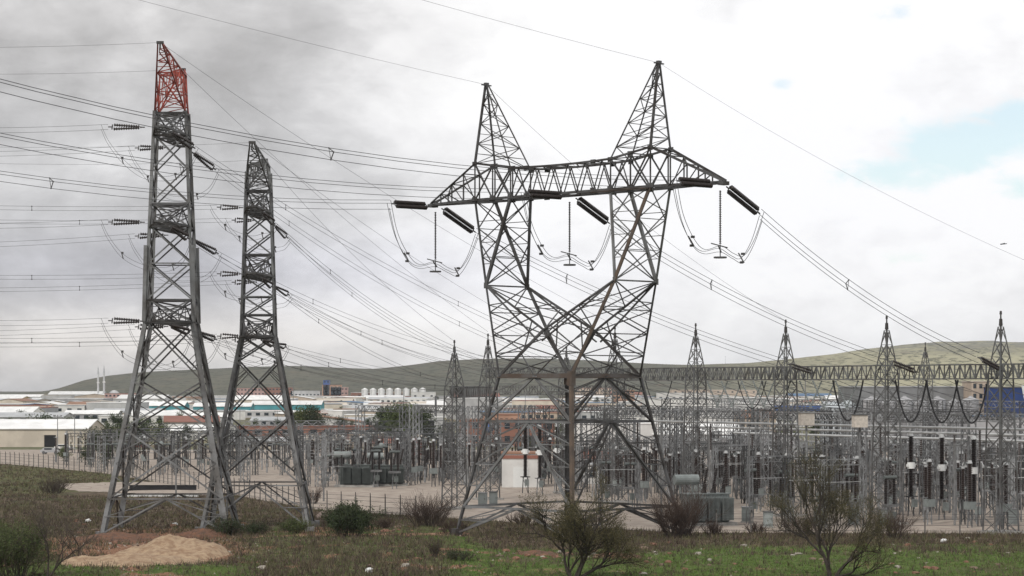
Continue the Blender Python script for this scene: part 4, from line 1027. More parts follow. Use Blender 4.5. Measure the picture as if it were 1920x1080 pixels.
for i in range(7): silo(1634+i*31, 1.85, 742+(i%2)*5, 538, 'narrow dark silo before the huge grey hall, %s from the left' % ordw(i+1), 'narrow silos before the grey hall', BG)
# water tank, chimney, minarets, mosque
Y = 575; x = (915-960)/F*Y; r = empty('water_tank', (x, Y, 0), 0, 'round blue water tank on a frame beside the orange brick building', 'water tank'); z = ZC-(803-HZ)*Y/F
m = MB(); m.sphere((0, 0, z), 1.15, 14, 10); m.obj('tank_ball', BB, r, smooth=True); m = MB()
for a in (-1, 1):
    for b in (-1, 1): m.bar((a*.8, b*.8, 0), (a*.5, b*.5, z-.7), .14)
m.bar((-.8, -.8, z*.4), (.8, .8, z*.4), .1); m.bar((.8, -.8, z*.4), (-.8, .8, z*.4), .1); m.obj('tank_frame', GALV, r)
Y = 800; x = (817-960)/F*Y; r = empty('chimney', (x, Y, 0), 0, 'tall thin dark chimney left of the big pylon', 'chimney'); H = ZC-(742-HZ)*Y/F; m = MB(); m.cyl((0, 0, 0), (0, 0, H), .42, .34, 10); m.obj('stack', RDK, r); m = MB(); m.box((0, 0, 1), (2, 2, 2)); m.obj('base', BG, r)
building(792, 832, 783, 822, BLG, RW, 'pale open-fronted loading tower beside the thin dark chimney', 'building', 'flat', 0, 1, 8, name='loading_tower', door=(-.1, 1.9, 5.2, NBK))  # open front is a near-black panel, its inner shade painted on
Y = 2450
for i, (px, yt) in enumerate(((184, 686), (195, 684))):
    x = (px-960)/F*Y; z0 = ground(x, Y); H = ZC+(HZ-yt)*Y/F-z0; r = empty('minaret', (x, Y, z0), 0, 'slender pale minaret before the hill, %s one' % ('left', 'right')[i], 'minaret', 'minarets'); m = MB()
    m.lathe([(1.5, 0), (1.2, H*.12), (1.0, H*.45), (.95, H*.78)], n=10); m.obj('shaft', BLG, r); m = MB(); m.lathe([(1.0, H*.5), (1.6, H*.52), (1.6, H*.53), (1.0, H*.54)], n=10); m.obj('balcony', BW, r); m = MB(); m.lathe([(1.05, H*.78), (.5, H*.9), (.05, H)], n=10); m.obj('spire', RG, r)
x = (211-960)/F*Y; z0 = ground(x, Y); r = empty('mosque', (x, Y+10, z0), 0, 'small domed mosque right of the minarets', 'mosque'); m = MB(); m.box((0, 0, 2), (18, 14, 6)); m.obj('wall', BW, r); m = MB(); m.lathe([(6, 5), (5.6, 7.5), (4.2, 9.6), (2, 10.9), (.1, 11.3)], n=18); m.obj('dome', BLG, r, smooth=True)
# explicit mid and far buildings
L_ = [(220, 345, 754, 776, BT, RW, 'teal-fronted hall behind the red-topped tower', 0, 1), (362, 470, 756, 776, BT, RW, 'long teal hall with white roof between the lattice towers', 0, 1), (470, 602, 752, 774, BT, RW, 'long teal hall with white roof behind the shorter tower', 0, 1),
      (90, 192, 734, 752, BLG, RW, 'large pale grey factory below the hill at the left', 8, 1), (196, 262, 738, 756, BP, RR, 'brown-pink apartment row at the foot of the minarets', 9, 2), (-40, 75, 740, 753, BLG, RW, 'long white sheds near the horizon at the far left', 9, 1),
      (444, 496, 728, 747, BP, RR, 'pink apartment block, left part of the row below the hill', 8, 3), (497, 548, 727, 747, BR, RR, 'red apartment block, right part of the row below the hill', 8, 3), (604, 640, 722, 747, BO, RR, 'orange-red block with tower below the hill', 5, 3),
      (606, 618, 713, 738, BB, RDK, 'slim blue tower block beside the orange one', 2, 5), (620, 652, 726, 748, BP, RBE, 'salmon block right of the blue tower', 5, 3), (545, 600, 733, 748, BLG, RG, 'grey industrial row between the red blocks', 8, 1),
      (560, 660, 748, 760, BP, RBE, 'long low building with a salmon front', 9, 1), (690, 805, 745, 757, BTAN, RG, 'long low green-grey building under the silos', 9, 1), (712, 748, 767, 783, BG, RSK, 'small building with a bright blue roof', 3, 1),
      (660, 712, 760, 778, BG, RG, 'grey cube shed right of the teal halls', 3, 1), (20, 92, 762, 779, BO, BO, 'orange building at the far left', 6, 1), (185, 330, 780, 800, BW, RW, 'white shed behind the red-topped tower legs', 7, 1), (330, 430, 775, 796, BLG, RW, 'pale shed seen between the left tower legs', 6, 1),
      (800, 905, 752, 772, BLG, RW, 'white shed left of the big pylon near the chimney', 6, 1), (905, 1010, 745, 762, BW, RB, 'building with a blue roof behind the pylon waist', 7, 1), (1075, 1150, 728, 745, BTAN, RCR, 'tan building with a crimson roof right of the pylon centre', 6, 2), (1148, 1190, 732, 760, BO, RT, 'orange-brown block behind the right pylon leg', 5, 3),
      (1105, 1175, 768, 786, BW, RB, 'low white building with a blue roof behind the right leg', 6, 1), (1010, 1075, 755, 772, BY, RW, 'ochre shed behind the pylon centre', 6, 1), (1550, 1640, 742, 762, BLG, RW, 'pale hall behind the silos', 6, 1), (1480, 1560, 738, 752, BW, RB, 'white hall with a blue roof behind the gantry', 6, 1), (1260, 1420, 731, 746, BTAN, RBE, 'long tan row behind the gantry right of the pylon', 12, 2),
      (120, 220, 770, 790, BG, RW, 'grey workshop with white roof left of the red-topped tower', 6, 1), (470, 600, 783, 800, BG, RG, 'grey workshop behind the shorter tower legs', 8, 1), (600, 700, 784, 802, BDG, RG, 'dark grey shed left of the dark trees', 6, 1)]
for a in L_: building(a[0], a[1], a[2], a[3], a[4], a[5], a[6], 'building', 'gable' if (a[0] % 2 == 0 and a[8] == 1) else 'flat', a[7], a[8])
# town fill
random.seed(5)
walls = [(BW, 'white'), (BLG, 'pale grey'), (BC, 'cream'), (BG, 'grey'), (BTAN, 'tan'), (BR, 'brick red'), (BP, 'pink'), (BO, 'orange'), (BY, 'ochre')]
roofs = [(RW, 'white'), (RW, 'white'), (RG, 'grey'), (RG, 'grey'), (RBE, 'beige'), (RT, 'rusty'), (RR, 'red'), (RB, 'blue'), (RW, 'white'), (RW, 'white'), (RW, 'white')]
wts = [12, 11, 5, 5, 3, 1.2, 1.2, 1.2, .6]
for yb in [750, 751.2, 752.4, 753.6, 755, 757, 758.7, 760.5, 762.5, 765, 767.5, 770, 773, 776, 779, 783, 787, 794, 802, 812, 824]:
    px = random.uniform(-40, 10)
    while px < 1940:
        w_ = random.uniform(25, 85)*(1+(yb-740)/90); Y = depth(yb)
        hpx = random.uniform(2.6, 5.6)*F/Y*(1.7 if random.random() < .12 else 1)
        if 200 < px < 620 and 774 < yb < 802: hpx = min(hpx, yb-771)
        if 1180 < px < 1350 and yb > 779: px += w_; continue
        if random.random() < (.80 if yb < 790 else .45) and not (yb > 800 and px < 170) and not (yb > 790 and 1080 < px < 1500):
            wm, wn = random.choices(walls, wts)[0]; rm, rn = random.choice(roofs)
            o = building(px, px+w_, yb-hpx, yb, wm, rm, None, 'building', random.choice(['gable', 'flat', 'flat', 'gable_front']), (random.choice((0, 0, 3, 5)) if w_ < 60 else random.choice((0, 0, 6, 8))), 1, random.uniform(18, 46) , random.uniform(-.25, .25), 'building')
            dist = 'far' if yb < 758 else ('mid-distance' if yb < 780 else 'nearer')
            o['group'] = 'town buildings behind the substation'; reg(o, '%s %s town building with %s roof' % (dist, wn, rn), '')
        px += w_*random.uniform(1.02, 1.5)
# street and yard poles
PLM = mat('pole_grey', (.20, .20, .20), .7)
random.seed(9)
k = 0
for px, yt, yb in ((352, 700, 745), (550, 712, 765), (617, 712, 752), (757, 714, 778), (868, 735, 900), (607, 860, 940), (1310, 672, 700), (1360, 668, 745), (60, 775, 812), (108, 778, 850), (140, 776, 850), (330, 856, 935), (450, 760, 800), (520, 770, 810), (700, 790, 835), (1510, 700, 800), (235, 770, 830), (985, 740, 800), (1240, 800, 985), (1330, 800, 960), (1405, 800, 975), (1550, 830, 990), (1690, 800, 960), (1790, 830, 985), (1868, 860, 1000)):
    k += 1; Y = depth(yb); x = (px-960)/F*Y; z0 = ground(x, Y); H = ZC+(HZ-yt)*Y/F-z0
    r = empty('pole', (x, Y, z0), 0, None, 'pole', 'poles'); m = MB(); m.cyl((0, 0, -.2), (0, 0, H), max(.12, H*.012), max(.08, H*.008), 7); m.obj('mast', PLM, r)
    m = MB(); m.bar((-.9, 0, H-.3), (.9, 0, H-.3), .12); m.box((-.8, 0, H-.15), (.4, .3, .15)); m.box((.8, 0, H-.15), (.4, .3, .15)); m.obj('cross_arm', PLM, r); reg(r, 'thin grey pole with a short top bar', '')
# near-black low block left of the gravel and pale slab
Y = depth(922)
for (a, b, yb, h, m_, lb) in ((243, 368, 919, .75, NBK, 'low near-black block seen between the legs of the red-topped tower'), (205, 372, 932, .35, WHITE, 'low white kerb wall in front of the near-black block')):
    Y = depth(yb); mb = MB(); x0, x1 = (a-960)/F*Y, (b-960)/F*Y; mb.box(((x1-x0)/2, 0, h/2), (x1-x0, .5, h)); mb.box(((x1-x0)/2, 0, h+.04), (x1-x0+.1, .6, .08)); tag(mb.obj('low_block', m_, None, (x0, Y, ground(x0, Y))), lb, 'wall')
# cars and lorries parked about the town
def vehicle(px, yb, col, lorry, label):
    Y = depth(yb); r = empty('lorry' if lorry else 'parked_car', ((px-960)/F*Y, Y, .0), random.uniform(-.4, .4), label, 'lorry' if lorry else 'car', 'vehicles parked in town')
    L = 7.5 if lorry else 4.3; m = MB()
    if lorry: m.box((-.9, 0, 2.0), (5.4, 2.3, 2.4)); m.box((2.7, 0, 1.6), (1.6, 2.2, 2.0)); m.box((0, 0, .7), (7, 1.6, .3))
    else:
        pr = [(-2.1, .45), (2.1, .45), (2.1, .85), (1.2, .98), (.6, 1.45), (-1.3, 1.48), (-1.9, 1.0), (-2.1, .95)]; n = len(pr)
        m._add([(x, -.85, z) for x, z in pr]+[(x, .85, z) for x, z in pr], [tuple(range(n)), tuple(range(2*n-1, n-1, -1))]+[(i+n, (i+1) % n+n, (i+1) % n, i) for i in range(n)])
    m.obj('body', col, r); m = MB()
    m.box((2.75, 0, 2.1), (1.7, 2.22, .6)) if lorry else m.box((-.35, 0, 1.2), (1.7, 1.74, .35)); m.obj('window', GLASS, r)
    for x in (-L*.31, L*.31):
        for s in (-1, 1): m = MB(); m.cyl((x, s*.95, .42), (x, s*.72, .42), .42 if lorry else .33, n=12); m.obj('wheel', RDK, r)
vs_ = [(BW, 'white'), (BB, 'blue'), (BG, 'grey'), (REDD, 'red'), (BDG, 'dark grey')]
vk = 0
for px, yb, c, lo in ((120, 845, 0, 0), (95, 852, 2, 0), (240, 842, 0, 0), (262, 842, 3, 0), (420, 812, 0, 1), (640, 806, 1, 0), (668, 806, 0, 0), (740, 796, 0, 1), (850, 800, 2, 0), (1170, 800, 0, 0), (1190, 800, 3, 0), (1420, 832, 0, 1), (560, 845, 0, 0), (585, 845, 2, 0), (150, 812, 1, 1)):
    vk += 1; vehicle(px, yb, vs_[c][0], lo, None)
for o in [q for q in COL.objects if q.name.split('.')[0] in ('lorry', 'parked_car')]: reg(o, {'lorry': 'lorry', 'parked_car': 'car'}[o.name.split('.')[0]]+' parked in the town', '')
# little bird high on the right
b0 = P(1882, 458, 200); m = MB(); m.tube([(-.28, 0, 0), (-.1, 0, .02), (.12, 0, .03), (.26, 0, .06)], .05, 6, .03)
r = empty('bird', b0, 0, 'small dark bird flying in the sky at the far right', 'bird'); m.obj('body', NBK, r)
for s in (-1, 1): m = MB(); m._add([(-.08, 0, .03), (.1, 0, .03), (.02, s*.3, .12), (-.1, s*.5, .04), (-.08, 0, .01), (.1, 0, .01), (.02, s*.3, .1), (-.1, s*.5, .02)], [(0, 1, 2, 3), (7, 6, 5, 4), (0, 4, 5, 1), (1, 5, 6, 2), (2, 6, 7, 3), (3, 7, 4, 0)]); m.obj('wing', NBK, r)

q = P(57, 793, 640); r = empty('sign', q, 0, 'small red sign board standing above the cream warehouse roof at the left', 'sign'); m = MB(); m.box((0, 0, .2), (1.3, .1, 1.1)); m.obj('sign_board', REDD, r)
m = MB(); m.bar((0, .1, -q.z), (0, .1, .1), .12); m.obj('post', GALV, r)

# ---------------------------------------------------------------- vegetation
BARK = mat('bark', (.055, .045, .038), .95, 0, .4, 6); TWIG = mat('twig', (.10, .08, .065), .95, 0, .35, 3); TWG = mat('olive_twig', (.085, .075, .045), .95, 0, .35, 3); TWR = mat('reddish_twig', (.085, .060, .048), .95, 0, .35, 3)
def leafm(name, a, b):
    m = mat(name, a, .8, 0, 0, 2.2, col2=b); return m
LOL = leafm('olive_leaf', (.065, .060, .024), (.10, .082, .036)); LDK = leafm('dark_leaf', (.022, .035, .014), (.045, .06, .022)); LMG = leafm('mid_leaf', (.05, .075, .025), (.09, .105, .035))
def grow(mb, lv, p, d, L, r, depth_, spread, up, rnd, seg=4, split=(2, 3), tips=None):
    pts = [p]; q = p.copy(); dd = d.normalized()
    for i in range(seg):
        dd = (dd+Vector((rnd.gauss(0, .14), rnd.gauss(0, .14), rnd.gauss(0, .08)+up))).normalized(); q = q+dd*L/seg; pts.append(q.copy())
    (mb if depth_ > 1 else lv).tube(pts, r, 5 if depth_ > 3 else 3, r*.6)
    if depth_ == 0: tips.append((q.copy(), dd.copy())); tips.append((pts[-2], dd.copy())); return
    n = rnd.randint(*split)
    for k in range(n):
        a = rnd.uniform(0, 6.28); s, u, v = Vector(dd), *MB().frame(dd)[1:]
        nd = (dd*math.cos(spread)+(u*math.cos(a)+v*math.sin(a))*math.sin(spread)*rnd.uniform(.6, 1.3)).normalized()
        st = pts[-1] if k < 2 else pts[rnd.randint(1, seg-1)]
        grow(mb, lv, st, nd, L*rnd.uniform(.66, .88), r*.62, depth_-1, spread, up, rnd, seg, split, tips)
def leaves(mb, tips, n, rad, size, rnd):
    for p, d in tips:
        for _ in range(n):
            c = p+Vector((rnd.gauss(0, rad), rnd.gauss(0, rad), rnd.gauss(0, rad))); a = Vector((rnd.gauss(0, 1), rnd.gauss(0, 1), rnd.gauss(0, 1))).normalized()*size*rnd.uniform(.6, 1.3)
            b = a.cross(Vector((rnd.gauss(0, 1), rnd.gauss(0, 1), rnd.gauss(0, 1)))).normalized()*size*.45
            mb._add([c-a*.5, c-b*.5, c+a*.5, c+b*.5], [(0, 1, 2, 3)])
def scrub_tree(px, py, stems, L, r, depth_, spread, label, seed, leafn, lm, size=.12, up=.05, tw=None, name='bare_tree', cat='tree', split=(2, 3), sink=.15, rad=.22):
    rnd = random.Random(seed); Y = depth(py); x = (px-960)/F*Y
    root = empty(name, (x, Y, ground(x, Y)-sink), 0, label, cat); mb = MB(); lv = MB(); tips = []
    for k, (dx, dy, l) in enumerate(stems): grow(mb, lv, Vector((dx*.3, dy*.3, 0)), Vector((dx, dy, 1)), L*l, r, depth_, spread, up, rnd, tips=tips, split=split)
    mb.obj('trunk', BARK, root)
    cr = lv.obj('crown', tw or TWIG, root)
    if leafn:
        m = MB(); leaves(m, tips, leafn, rad, size, rnd); m.obj('foliage', lm, cr)
    return root
scrub_tree(1078, 1083, [(-.6, .1, 1), (.4, -.1, 1.0), (.05, .5, .8), (.9, .2, .8)], 2.3, .15, 5, .55, 'sparse olive-leaved bare tree forking low in front of the big pylon', 3, 4, LOL, .11, up=.03, split=(3, 4), tw=TWG)
scrub_tree(1558, 1086, [(0, 0, 1.2), (.55, .1, .9), (-.1, .2, 1)], 2.3, .18, 6, .46, 'wide bare tree with a thin dark trunk on the grass at the right', 12, 3, LOL, .10, up=.06, split=(3, 3), tw=TWG)
scrub_tree(88, 1086, [(0, 0, 1), (.3, 0, .9)], 2.0, .09, 5, .5, 'leafless small tree left of the sand heap', 21, 0, LOL, tw=TWIG, split=(3, 3))
scrub_tree(146, 1046, [(0, 0, 1), (-.3, .2, .8)], 1.2, .06, 4, .55, 'small leafless sapling beside the sand heap', 22, 0, LOL)
def bush(px, py, W, H, label, seed, lm=None, n=26, tw=None, leafn=0, size=.12, name='bush', ln=1):
    n = int(n*1.5)
    rnd = random.Random(seed); Y = depth(py); x = (px-960)/F*Y; root = empty(name, (x, Y, ground(x, Y)-.1), 0, label, 'bush'); mb = MB(); lv = MB(); tips = []
    for k in range(n):
        a = rnd.uniform(0, 6.28); t_ = rnd.random()**.6; d = Vector((math.cos(a)*t_*W/H*1.0, math.sin(a)*t_*W/H*1.0, 1)); b = Vector((math.cos(a)*t_*W*.5, math.sin(a)*t_*W*.5, 0))
        grow(mb, lv, b, d, H*.44*rnd.uniform(.6, 1.15), .028, 2, .42, .06, rnd, 3, (4, 5), tips)
    mb.obj('stems', BARK, root); c = lv.obj('twigs', tw or TWIG, root)
    if leafn: m = MB(); leaves(m, tips, leafn, .17, size, rnd); m.obj('foliage', lm, c)
bush(655, 1006, 2.3, 3.2, 'dense dark green bush on the grass right of the shorter lattice tower', 31, LDK, 30, leafn=7, size=.2)
bush(552, 998, 1.3, 1.5, 'low grey-green bush at the foot of the shorter lattice tower', 32, LMG, 18, leafn=4, size=.13)
bush(800, 987, 3.0, 3.6, 'large brown leafless bush behind the fence line left of the big pylon', 33, None, 44, TWR)
bush(850, 1000, 1.6, 1.8, 'small brown bush touching the left foot of the big pylon', 34, None, 20, TWR)
bush(1272, 1008, 2.4, 4.8, 'tall dark leafless bush at the right foot of the big pylon', 35, None, 60, TWR)
bush(1340, 1003, 1.2, 1.6, 'low reddish bush before the grey-green transformer', 36, None, 20, TWR)
bush(425, 1003, 1.6, 1.7, 'dark green brown bush under the right legs of the red-topped tower', 37, LDK, 22, leafn=3, size=.13)
bush(480, 1000, 1.6, 1.2, 'low dark bush between the two left towers', 38, LDK, 18, leafn=3, size=.13)
bush(28, 1082, 2.4, 4.2, 'yellow-green bush at the lower left corner', 39, LMG, 34, leafn=7, size=.14)
bush(-10, 1055, 1.6, 3.2, 'green bush cut off by the left edge of the frame', 40, LMG, 26, leafn=7, size=.14)
bush(860, 1052, 1.3, 1.0, 'dark low scrub in front of the left pylon foot', 41, LDK, 16, leafn=2, size=.1)
bush(815, 1046, .7, 1.8, 'thin upright weed clump left of the pylon foot', 42, LOL, 10, leafn=1, size=.08)
bush(1670, 1008, 2.4, 3.0, 'brown thicket right of the wide bare tree', 43, None, 32, TWR)
bush(1500, 1006, 2.2, 2.6, 'brown scrub left of the wide bare tree', 44, None, 26, TWR)
bush(100, 925, 2.4, 2.6, 'pale leafless bush beside the left fence', 45, None, 30, TWIG)
bush(585, 945, 1.4, 2.4, 'thin leafless bush before the gravel apron', 46, None, 18, TWR)
bush(1120, 985, 2.4, 1.8, 'brown scrub under the right half of the big pylon', 47, None, 30, TWR)
bush(985, 985, 2.2, 1.7, 'brown scrub under the left half of the big pylon', 48, None, 30, TWR)
bush(1420, 1000, 1.4, 1.3, 'low brown scrub at the yard edge right of the transformer', 49, None, 18, TWR)
bush(720, 990, 1.3, 1.3, 'reddish low scrub right of the dense dark bush', 50, None, 18, TWR)
# town trees
random.seed(17)
TP = {}
def ttree(px, ytop, yb, kind, label):
    Y = depth(yb); x = (px-960)/F*Y; H = ZC+(HZ-ytop)*Y/F; H = max(H, 3)
    if kind not in TP:
        root = empty('tree'); rnd = random.Random(60+kind); m = MB(); m.cyl((0, 0, -.2), (0, 0, 3.4), .3, .12, 7); 
        for k in range(5): m.bar((0, 0, 2+k*.5), (rnd.uniform(-2, 2), rnd.uniform(-2, 2), 4.5+k*.7), .12)
        m.obj('trunk', BARK, root); m = MB()
        for _ in range(70):
            c = Vector((rnd.gauss(0, 1.25), rnd.gauss(0, 1.25), 6+rnd.gauss(0, 1.7))) if kind < 2 else Vector((rnd.gauss(0, .6), rnd.gauss(0, .6), rnd.uniform(2, 9.6)))
            c.z = max(2, min(9.6, c.z)); leaves(m, [(c, c)], 20, .55, .6, rnd)
        m.obj('crown', (LDK, LMG, LDK)[kind], root); TP[kind] = root
    else: root = copy_tree(TP[kind])
    root.location = (x, Y, ground(x, Y)); s = H/10*1.15; root.scale = (s*1.2, s*1.2, s); root.rotation_euler = (0, 0, random.uniform(0, 6))
    tag(root, None, 'tree', 'trees in the town'); reg(root, label, ''); return root
for px, yt, yb in ((722, 772, 836), (745, 770, 838), (762, 768, 838), (778, 770, 836), (796, 776, 836), (562, 770, 822), (584, 768, 822), (206, 800, 858), (232, 795, 856), (262, 792, 850), (178, 806, 860), (556, 772, 815), (572, 770, 815), (590, 775, 815), (602, 778, 815), (715, 778, 825), (735, 775, 825), (752, 772, 828), (770, 770, 825), (785, 774, 825), (640, 782, 812), (80, 778, 835), (172, 782, 820), (186, 762, 776), (212, 776, 800), (226, 778, 812), (248, 800, 845), (270, 790, 830), (130, 786, 815), (40, 770, 795), (340, 775, 800), (395, 778, 805),
                   (640, 832, 862), (800, 830, 868), (830, 800, 840), (1050, 790, 830), (985, 822, 862), (1000, 826, 866), (1180, 790, 815), (1480, 795, 830), (1530, 790, 826), (1400, 742, 752), (300, 752, 766), (880, 760, 775), (455, 748, 756), (520, 790, 815), (300, 796, 840), (350, 805, 850), (160, 840, 872), (200, 838, 874), (120, 842, 870), (410, 800, 850), (95, 752, 760), (130, 750, 759), (255, 748, 758), (640, 752, 762), (820, 745, 756), (860, 748, 758), (1010, 748, 758), (1120, 745, 756), (1230, 742, 754), (1350, 742, 753), (1440, 744, 754), (1530, 742, 753), (60, 762, 771), (230, 763, 772), (640, 763, 773), (690, 765, 776), (840, 765, 776), (930, 770, 782), (1060, 765, 776), (1130, 775, 788), (420, 785, 802), (480, 788, 803), (630, 786, 804), (300, 782, 800), (20, 786, 800), (200, 792, 812), (660, 790, 815), (690, 788, 815)):
    k_ = random.choice((0, 0, 1, 2)); ttree(px, yt, yb, k_, ('round dark tree in the town', 'round green tree in the town', 'narrow dark tree in the town')[k_])

# sand heap, rubble piles, rocks
SAND = mat('sandy_soil', (.36, .265, .175), .95, 0, scale=1.6, col2=(.23, .15, .095), bump=.8); RSOIL = mat('red_soil', (.17, .085, .052), .95, 0, scale=2.0, col2=(.095, .058, .042), bump=.6)
RK = [mat('pale_rock', (.38, .35, .30), .95, 0, .35, 5, bump=.3), mat('red_rock', (.24, .13, .09), .95, 0, .35, 5, bump=.3), mat('brown_rock', (.22, .16, .12), .95, 0, .35, 5, bump=.3)]
def heap(px, py, W, D_, H, m_, label, peaks, seed, name='soil_heap'):
    Y = depth(py); x = (px-960)/F*Y; N = 90; vs = []; base = ground(x, Y)
    for j in range(N+1):
        for i in range(N+1):
            u, v = -1+2*i/N, -1+2*j/N; rr = math.hypot(u, v); h = 0
            for (cx, cy, hh, s) in peaks: h = max(h, hh*max(0, 1-math.hypot((u-cx)*1.0, v-cy)/s))
            h = h*H*(1-sst(.75, 1, rr))+(fbm(u*4+seed, v*4, 4)-.5)*.45*H*(1-sst(.7, 1, rr)) + (fbm(u*16+seed, v*7, 4)-.5)*.22*(1-sst(.85, 1, rr))
            vs.append((u*W, v*D_, h-.25*sst(.8, 1, rr)-.03))
    m = MB(); m._add(vs, [(j*(N+1)+i, j*(N+1)+i+1, (j+1)*(N+1)+i+1, (j+1)*(N+1)+i) for j in range(N) for i in range(N)])
    return tag(m.obj(name, m_, None, (x, Y, base), smooth=True), label, 'heap')
heap(322, 1036, 5.6, 8, 1.5, SAND, 'broad pale sand heap in the left foreground', [(-.05, .1, 1, .8), (.35, 0, .8, .75), (-.5, -.1, .35, .6)], 3)
heap(245, 1056, 6.5, 6, .75, SAND, 'low spread of pinkish soil in front of the sand heap', [(0, 0, 1, .9), (-.6, .1, .6, .5)], 5)
heap(215, 1010, 5.5, 6, .9, RSOIL, 'dark red soil bank behind the sand heap', [(0, 0, 1, .9), (.5, .2, .8, .5)], 8)
heap(380, 1003, 3.4, 4, .8, RSOIL, 'red soil mound under the right legs of the red-topped tower', [(0, 0, 1, .9)], 9)
heap(1155, 1042, 2.6, 3.2, .45, RSOIL, 'small red rubble mound right of the forked tree', [(0, 0, 1, .9), (.5, 0, .7, .5)], 10)
heap(1005, 1040, 2.6, 3.2, .4, RSOIL, 'small brown rubble mound left of the forked tree', [(0, 0, 1, .9)], 11)
heap(604, 968, 1.0, 2, .7, mat('grey_soil', (.28, .22, .19), .95), 'tiny grey soil heap left of the dense dark bush', [(0, 0, 1, .9)], 12)
rockp = []
random.seed(23)
zones = [((1200, 1230, 1015, 1078), 26, 1, 'on the grass right of the pylon'), ((1590, 1900, 1005, 1078), 40, 1, 'on the grass at the lower right'), ((250, 440, 1008, 1050), 40, 1, 'on and around the sand heap'), ((880, 1200, 1030, 1050), 70, 1, 'along the rubble line under the pylon'), ((140, 240, 965, 1030), 60, 0, 'on the red bank at the left tower foot'),
         ((290, 460, 975, 1000), 24, 0, 'behind the sand heap'), ((700, 830, 985, 997), 18, 0, 'beyond the track left of the pylon'), ((1240, 1560, 1015, 1078), 34, 1, 'on the grass before the transformer'), ((480, 860, 1000, 1076), 14, 1, 'on the dry grass at lower middle'), ((20, 130, 970, 1000), 10, 0, 'by the left bushes'), ((1680, 1830, 1008, 1022), 10, 1, 'beside the white litter')]
for (x0, x1, y0, y1), n, _, wh in zones:
    for i in range(int(n*.68)):
        px, py = random.uniform(x0, x1), random.uniform(y0, y1); Y = depth(py); x = (px-960)/F*Y; s = random.choice((.12, .15, .2, .27, .36))*random.uniform(.8, 1.2); mi = random.choice((0, 1, 1, 2))
        key = (mi, random.randint(0, 3))
        pr = [q for q in rockp if q[0] == key]
        if pr: o = pr[0][1].copy(); COL.objects.link(o)
        else:
            m = MB(); m.sphere((0, 0, .15), 1, 7, 5, (1.2, 1, .6), .28); o = m.obj('rock', RK[mi]); rockp.append((key, o))
        o.location = (x, Y, ground(x, Y)); o.scale = (s, s, s*random.uniform(.7, 1.1)); o.rotation_euler = (0, 0, random.uniform(0, 6))
        tag(o, None, 'rock', 'rocks scattered on the ground'); reg(o, ('pale', 'reddish', 'brown')[mi]+' rock', wh)
for px, py, lb in ((1770, 1015, 'crumpled white bag on the grass at the right'), (328, 985, 'white sack behind the sand heap'), (165, 980, 'white rubbish bag near the left tower foot'), (692, 1074, 'white litter at the bottom edge of the picture')):
    Y = depth(py); x = (px-960)/F*Y; m = MB(); m.sphere((0, 0, .16), .28, 9, 7, (1.2, .9, .8), .22); tag(m.obj('litter_bag', WHITE, None, (x, Y, ground(x, Y))), lb, 'bag')

# grass and dry weeds
random.seed(31)
def tufts(name, n, test, hgt, wdt, mats, label, blades=4, yr=(183, 300)):
    mb = MB(); c = 0
    while c < n:
        py = random.uniform(930, 1086) if name != 'field_grass' else random.uniform(866, 932); Y = depth(py); px = random.uniform(-20, 1940 if name != 'field_grass' else 560); x = (px-960)/F*Y
        c += 1
        if inyard(x, Y) or not (yr[0] < Y < yr[1]): continue
        if ((px-315)/118)**2+((py-1040)/20)**2 < 1 or (105 < px < 400 and 903 < py < 931 and (py > 907 or px > 180)): continue
        g, br, so = cover(x, Y); wgt = test(g, br, so)
        if random.random() > wgt: continue
        z = ground(x, Y)-.03; mb.cur = random.randrange(len(mats))
        for _ in range(blades):
            a = random.uniform(0, 6.28); h = hgt*random.choice((.3, .5, .7, .9, 1, 1.5)); w_ = wdt*random.uniform(.6, 1.3); ox, oy = random.gauss(0, .12), random.gauss(0, .12); lx, ly = random.gauss(0, h*.4), random.gauss(0, h*.4)
            cx, cy = math.cos(a)*w_, math.sin(a)*w_
            mb._add([(x+ox-cx, Y+oy-cy, z), (x+ox+cx, Y+oy+cy, z), (x+ox+lx, Y+oy+ly, z+h)], [(0, 1, 2)])
    return tag(mb.obj(name, mats), label, kind='stuff')
G1M = leafm('grass_green', (.062, .120, .022), (.13, .205, .046)); G2M = leafm('grass_olive', (.07, .08, .03), (.11, .105, .048)); G3M = leafm('dry_straw', (.16, .125, .08), (.11, .09, .06)); G4M = leafm('brown_weed', (.055, .038, .03), (.085, .062, .048))
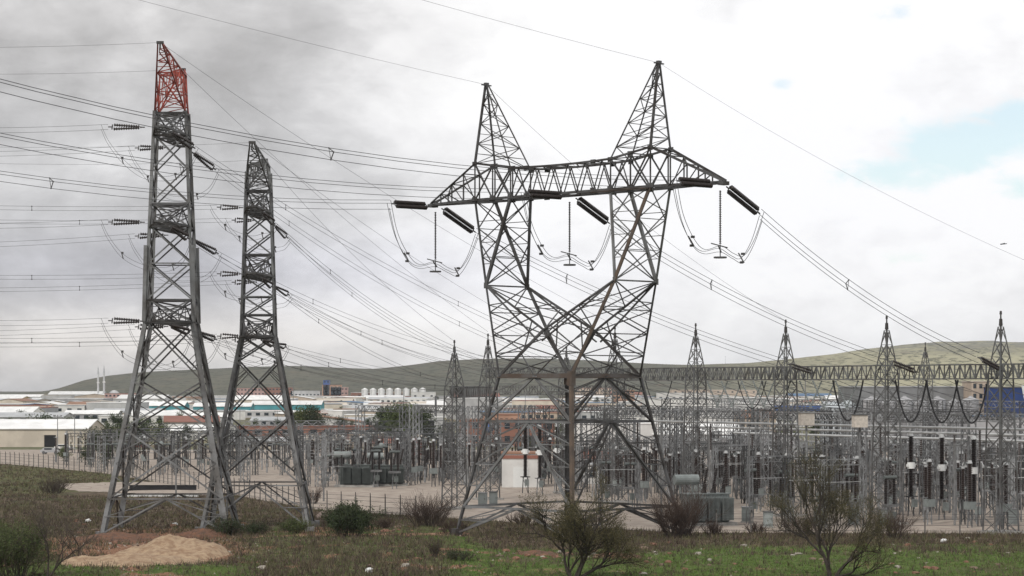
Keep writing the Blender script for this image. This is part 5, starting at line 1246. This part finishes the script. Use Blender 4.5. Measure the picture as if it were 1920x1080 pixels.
tufts('grass', 50000, lambda g, b, s: g*(1-s*.85), .17, .035, [G1M, G1M, G2M], 'short green grass over the foreground', 5, (180, 262))
tufts('field_grass', 9000, lambda g, b, s: .8, .32, .06, [G2M, G4M, G3M], 'olive grass of the field beyond the left fence', 5, (300, 470))
tufts('dry_weeds', 60000, lambda g, b, s: b*(1-s*.7)+.08, .42, .035, [G4M, G3M, G4M, G2M], 'brown dry weeds along the edge of the yard', 5, (183, 330))
# rubble speckle along the red soil (loose small stones nobody could count)
mb = MB(); random.seed(41); c = 0
while c < 14000:
    py = random.uniform(955, 1086); px = random.uniform(-10, 1930); Y = depth(py); x = (px-960)/F*Y; c += 1
    if inyard(x, Y): continue
    if random.random() > cover(x, Y)[2]: continue
    s = random.uniform(.04, .13); z = ground(x, Y); mb.cur = random.randrange(3)
    mb._add([(x-s, Y, z-.02), (x+s, Y-s*.3, z-.02), (x+s*.2, Y+s, z-.02), (x+s*.1, Y+s*.1, z+s)], [(0, 1, 3), (1, 2, 3), (2, 0, 3)])
tag(mb.obj('loose_stones', RK), 'loose small stones over the bare red soil', kind='stuff')

# ---------------------------------------------------------------- air
hm = bpy.data.materials.new('haze_air'); hm.use_nodes = True; t = NT(hm.node_tree); t.n.clear()
pv = t.add('ShaderNodeVolumePrincipled'); pv.inputs['Color'].default_value = (.80, .84, .90, 1); pv.inputs['Density'].default_value = .00005; pv.inputs['Anisotropy'].default_value = .2
ou = t.add('ShaderNodeOutputMaterial'); t.l.new(pv.outputs[0], ou.inputs['Volume'])
mb = MB(); mb.box((0, 3300, 59.0), (16600, 7800, 122.0)); tag(mb.obj('haze', hm), 'thin pale haze filling the air over the plain', kind='stuff')

# ---------------------------------------------------------------- final labels, counted from the left
for (desc, where), objs in REG.items():
    objs.sort(key=lambda o: 960+F*o.location.x/max(o.location.y, 1))
    for i, o in enumerate(objs): o['label'] = ('%s, %s from left%s' % (desc, ordw(i+1), ' '+where if where else '')) if len(objs) > 1 else (desc+(' '+where if where else ''))
